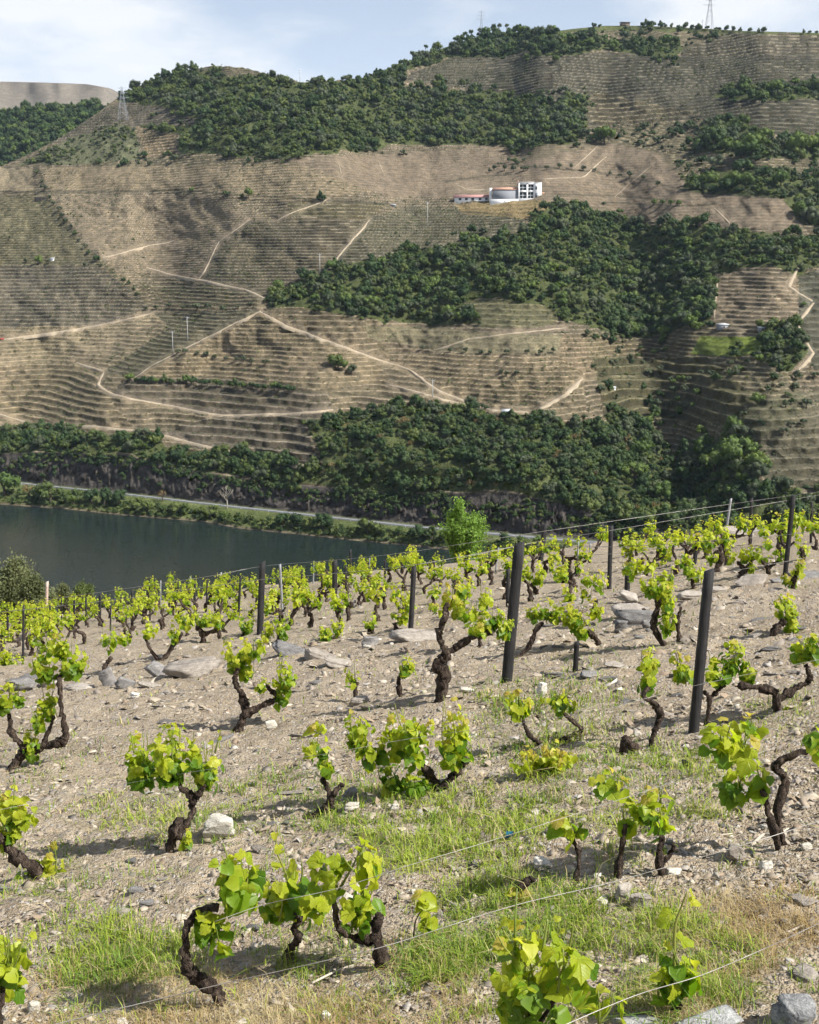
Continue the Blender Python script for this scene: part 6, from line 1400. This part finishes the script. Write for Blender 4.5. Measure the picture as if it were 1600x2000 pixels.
for poly, dn in GREEN:
    xs = [p[0] for p in poly]; ys = [p[1] for p in poly]; area = (max(xs) - min(xs)) * (max(ys) - min(ys))
    X, Y, Z, PX, PY = pix_points(int(area * .36 * dn), min(xs) - 70, max(xs) + 70, min(ys) - 35, max(ys) + 35, g)
    cl_ = .8 * fbm(X * 2.6, Y * 2.6, 3, 61) + .75 * fbm(X * 9, Y * 9, 2, 63)
    k = inpoly(PX + 55 * fbm(X * 2, Y * 2, 2, 65) + g.normal(size=len(X)) * 26, PY + g.normal(size=len(X)) * 14, poly) & (cl_ > .26 - .42 * dn + g.normal(size=len(X)) * .12); A.append(np.stack([X[k], Y[k], Z[k]], -1))
X, Y, Z, PX, PY = pix_points(52000, -120, 1720, 1120, 2120, g)      # scattered tufts everywhere
tf = fbm(X * 3.2, Y * 3.2, 3, 67) + .55 * fbm(X * 11, Y * 11, 2, 69); k = tf > np.where(PY > 1440, .27, .46); A.append(np.stack([X[k], Y[k], Z[k]], -1))
A = np.concatenate(A); n = len(A); H = .068 * np.exp(g.normal(size=n) * .40) * (1 + .55 * fbm(A[:, 0] * 3.5, A[:, 1] * 3.5, 2, 71)); W = .0030 * np.clip(A[:, 1] / 6, .8, 3.5)
mixg = np.clip(.5 + .6 * fbm(A[:, 0] * 1.2, A[:, 1] * 1.2, 3, 73) + g.normal(size=n) * .25, 0, 1)[:, None]
tint = np.array((.11, .21, .025)) * (1 - mixg) + np.array((.36, .43, .05)) * mixg; dry = g.random(n) < .16; tint[dry] = np.array((.46, .38, .19)) * g.uniform(.8, 1.15, (dry.sum(), 1))
blades('grass', 'short green grass growing in patches between the vines', A[:, 0], A[:, 1], A[:, 2], H, W, tint, g, .7); print('grass', n)
A = []
for poly, dn in DRY:
    xs = [p[0] for p in poly]; ys = [p[1] for p in poly]; area = (max(xs) - min(xs)) * (max(ys) - min(ys))
    X, Y, Z, PX, PY = pix_points(int(area * .24 * dn), min(xs) - 70, max(xs) + 70, min(ys) - 35, max(ys) + 35, g)
    cl_ = fbm(X * 2.6, Y * 2.6, 3, 81); k = inpoly(PX + 55 * fbm(X * 2, Y * 2, 2, 85) + g.normal(size=len(X)) * 26, PY + g.normal(size=len(X)) * 14, poly) & (cl_ > -.35 * dn + g.normal(size=len(X)) * .15); A.append(np.stack([X[k], Y[k], Z[k]], -1))
A = np.concatenate(A); n = len(A); H = .055 * np.exp(g.normal(size=n) * .4); W = .0017 * np.clip(A[:, 1] / 6, .8, 3)
mixg = np.clip(.42 + .9 * fbm(A[:, 0] * 1.4, A[:, 1] * 1.4, 3, 87) + g.normal(size=n) * .2, 0, 1)[:, None]
tint = np.array((.40, .27, .11)) * (1 - mixg) + np.array((.56, .47, .26)) * mixg
blades('dry_grass', 'straw-coloured dry grass and seed heads at the bottom of the slope', A[:, 0], A[:, 1], A[:, 2], H, W, tint, g, .9); print('dry', n)
X, Y, Z, PX, PY = pix_points(9000, -120, 1720, 1200, 2120, g); n = len(X); L_ = g.uniform(.02, .09, n) * np.clip(Y / 8, .8, 2); a = g.uniform(0, 6.28, n); w = .0018 * np.clip(Y / 6, .8, 3)
d = np.stack([np.cos(a), np.sin(a), np.zeros(n)], -1) * L_[:, None]; d[:, 2] = d[:, 0] * GB - d[:, 1] * GA + g.normal(size=n) * .006; s = np.stack([-np.sin(a) * w, np.cos(a) * w, np.zeros(n)], -1); P = np.stack([X, Y, Z + .006], -1); up = np.array([0, 0, 1]) * w[:, None] * 1.4
V = np.stack([P - d - s, P - d + s, P + d + s, P + d - s, P + up - d * .5, P + up + d * .5], 1); o = (np.arange(n) * 6)[:, None]
me = mesh_np('straw_litter', V.reshape(-1, 3), [np.concatenate([o + np.array([0, 3, 5, 4]), o + np.array([1, 4, 5, 2])]), np.concatenate([o + np.array([0, 4, 1]), o + np.array([3, 2, 5])])], M['blade'])
attr_f(me, 'tint', np.repeat(np.array((.50, .42, .29)) * g.uniform(.55, 1.2, (n, 1)), 6, 0), 'FLOAT_COLOR'); tag(link('straw_litter', me), 'dry straw and twig litter on the soil', None, None, 'stuff')
def twig(pts, rpx, label):
    P = np.array([ground_at(*p) + np.array([0, 0, .015]) for p in pts]); o = P[0].copy(); P = smooth_line(P, 4); m = o[1] / FPX
    tag(link('dry_twig', mesh_np('dry_twig', *join([tube(P - o, np.linspace(rpx, rpx * .5, len(P)) * m, 6)]), M['dry_twig'], True), None, o), label, 'twig')
twig([(1468, 1655), (1492, 1634), (1515, 1636), (1540, 1622)], 4, 'pale broken twig at the foot of the twin trunks'); twig([(1350, 1660), (1400, 1638), (1430, 1632)], 3, 'dry twig lying in the shadow right of the straight vines'); twig([(1530, 1830), (1570, 1812), (1582, 1806)], 3, 'dry curved twig near the right edge, low'); twig([(610, 1925), (660, 1900), (690, 1890)], 3, 'thin dark twig on the soil under the trio'); twig([(860, 1755), (920, 1790), (985, 1815)], 2.5, 'long thin cane lying on the ground at bottom centre')
p = ground_at(995, 1640)
tag(link('plastic_scrap', mesh_np('plastic_scrap', np.array([(-.03, 0, .01), (.02, -.01, .03), (.035, .01, .06), (-.02, .02, .055), (0, .03, .02), (.01, -.02, .045)]), np.array([(0, 1, 2), (0, 2, 3), (3, 2, 4), (1, 5, 2), (0, 4, 1)]), M['blue_plastic']), None, p), 'scrap of blue plastic caught in the grass', 'plastic scrap')

# ------------------------------------------------------------------ trees just below the brow
def leafy_tree(name, px, py_top, py_brow, wpx, Y, leafmat_, nleaf, lsize, label, seed, upright=True, drop=2.5):
    m = Y / FPX; top = at_depth(px, py_top, Y); X = top[0]; zb = float(ground_z(X, Y)); g = np.random.default_rng(seed)
    root = empty(name, (X, Y, zb)); H = top[2] - zb; w = wpx * m * .5
    lo = H - (py_brow - py_top) * m * 1.25
    parts = [gnarl(np.array([[0, 0, -.2], [.05, 0, H * .3], [-.05, .05, max(lo, H * .45)]]), .09 * H / 5, .06 * H / 5, g, 8)]; P = []
    nb = 26 if upright else 20
    for k in range(nb):
        a = g.uniform(0, 6.28); r = w * g.uniform(.15, .95); st = np.array([g.normal() * .05, g.normal() * .05, lo * g.uniform(.7, 1.0)])
        if upright: e = np.array([math.cos(a) * r, math.sin(a) * r, lo + (H - lo) * (1.02 - .45 * (r / w) ** 1.5) * g.uniform(.75, 1.0)])
        else:
            ph = g.uniform(0, 1); e = np.array([math.cos(a) * w * math.sin(ph * 1.75), math.sin(a) * w * math.sin(ph * 1.75), lo + (H - lo) * (.55 + .45 * math.cos(ph * 1.75)) * g.uniform(.8, 1)])
        md_ = (st + e) / 2 + np.array([math.cos(a), math.sin(a), 0]) * w * .12
        parts.append(tube(smooth_line([st, md_, e], 3), np.linspace(.035, .008, 7) * H / 5, 5))
        q = int(nleaf / nb); t_ = g.uniform(.25, 1.03, q)[:, None]
        c = (1 - t_) ** 2 * st + 2 * t_ * (1 - t_) * md_ + t_ ** 2 * e
        P.append(c + g.normal(size=(q, 3)) * (w * (.10 if upright else .17)))
    V, F = join(parts); link('trunk', mesh_np('trunk', V, F, M['far_bark'], True), root)
    P = np.concatenate(P); n = len(P); nr_ = g.normal(size=(n, 3)) + [0.1, -.2, .5]; nr_ /= np.linalg.norm(nr_, axis=1)[:, None]; t = np.cross(nr_, g.normal(size=(n, 3))); t /= np.linalg.norm(t, axis=1)[:, None]; b = np.cross(nr_, t); s = lsize * g.uniform(.6, 1.3, (n, 1))
    V = np.stack([P - t * s, P - b * s * .5, P + t * s, P + b * s * .5], 1).reshape(-1, 3)
    link('crown', mesh_np('crown', V, np.arange(4 * n).reshape(-1, 4), M[leafmat_]), root); tag(root, label, 'tree' if upright else 'bush')
leafy_tree('young_tree', 908, 972, 1082, 100, 68, 'crown_poplar', 15000, .085, 'bright green young tree standing just beyond the brow', 1)
leafy_tree('bush', 32, 1090, 1215, 112, 64, 'crown_bush', 20000, .09, 'large grey-green bush below the brow at the left edge', 2, False)
leafy_tree('bush', 66, 1122, 1215, 70, 61, 'crown_bush', 9000, .085, 'lighter leafy bush in front of the large one at left', 3, False)
leafy_tree('bush', 160, 1138, 1180, 46, 72, 'crown_bank', 8000, .075, 'round dark bush on the bank above the river at left', 4, False)
leafy_tree('bush', 124, 1140, 1185, 34, 74, 'crown_bush', 6000, .07, 'blue-green bush left of the round dark one', 5, False)
leafy_tree('bush', 203, 1162, 1195, 34, 62, 'crown_olive', 2500, .05, 'thin pale bush at the rows\' end on the left', 6, False)
leafy_tree('bush', 990, 1062, 1085, 60, 64, 'crown_bank', 3000, .06, 'low bush right of the bright young tree', 7, False)
# ------------------------------------------------------------------ the air of the valley
ZTOP = float(max(RZ.max(), 300)) + 75.0; print('ztop', ZTOP)
V, F = boxes([(-2600, -60, -8, 2600, 3400, ZTOP)])
t = NT('haze'); pv = t.n('ShaderNodeVolumePrincipled', {'Color': (0.60, 0.77, 1.0, 1), 'Density': 0.000035, 'Anisotropy': 0.0})
o_ = t.n('ShaderNodeOutputMaterial'); t.t.links.new(pv.outputs[0], o_.inputs['Volume'])
tag(link('haze', mesh_np('haze', V, F, t.m)), 'thin blue haze in the valley air', None, None, 'stuff')

# things in a line take their place in it as part of the label
ORD = 'leftmost second third fourth fifth sixth seventh eighth ninth tenth eleventh twelfth thirteenth fourteenth fifteenth sixteenth seventeenth eighteenth nineteenth twentieth twenty-first twenty-second twenty-third twenty-fourth twenty-fifth'.split()
lines = {}
for o in COL.objects:
    if o.get('group') and o.get('category') in ('tree', 'bush', 'post', 'vine'): lines.setdefault((o['group'], o['label']), []).append(o)
for (gname, lab), L_ in lines.items():
    if not 2 <= len(L_) <= 25: continue
    L_.sort(key=lambda o: o.location.x / o.location.y)
    for i, o in enumerate(L_): o['label'] = lab + (', leftmost' if i == 0 else ', rightmost' if i == len(L_) - 1 else ', %s from the left' % ORD[i])
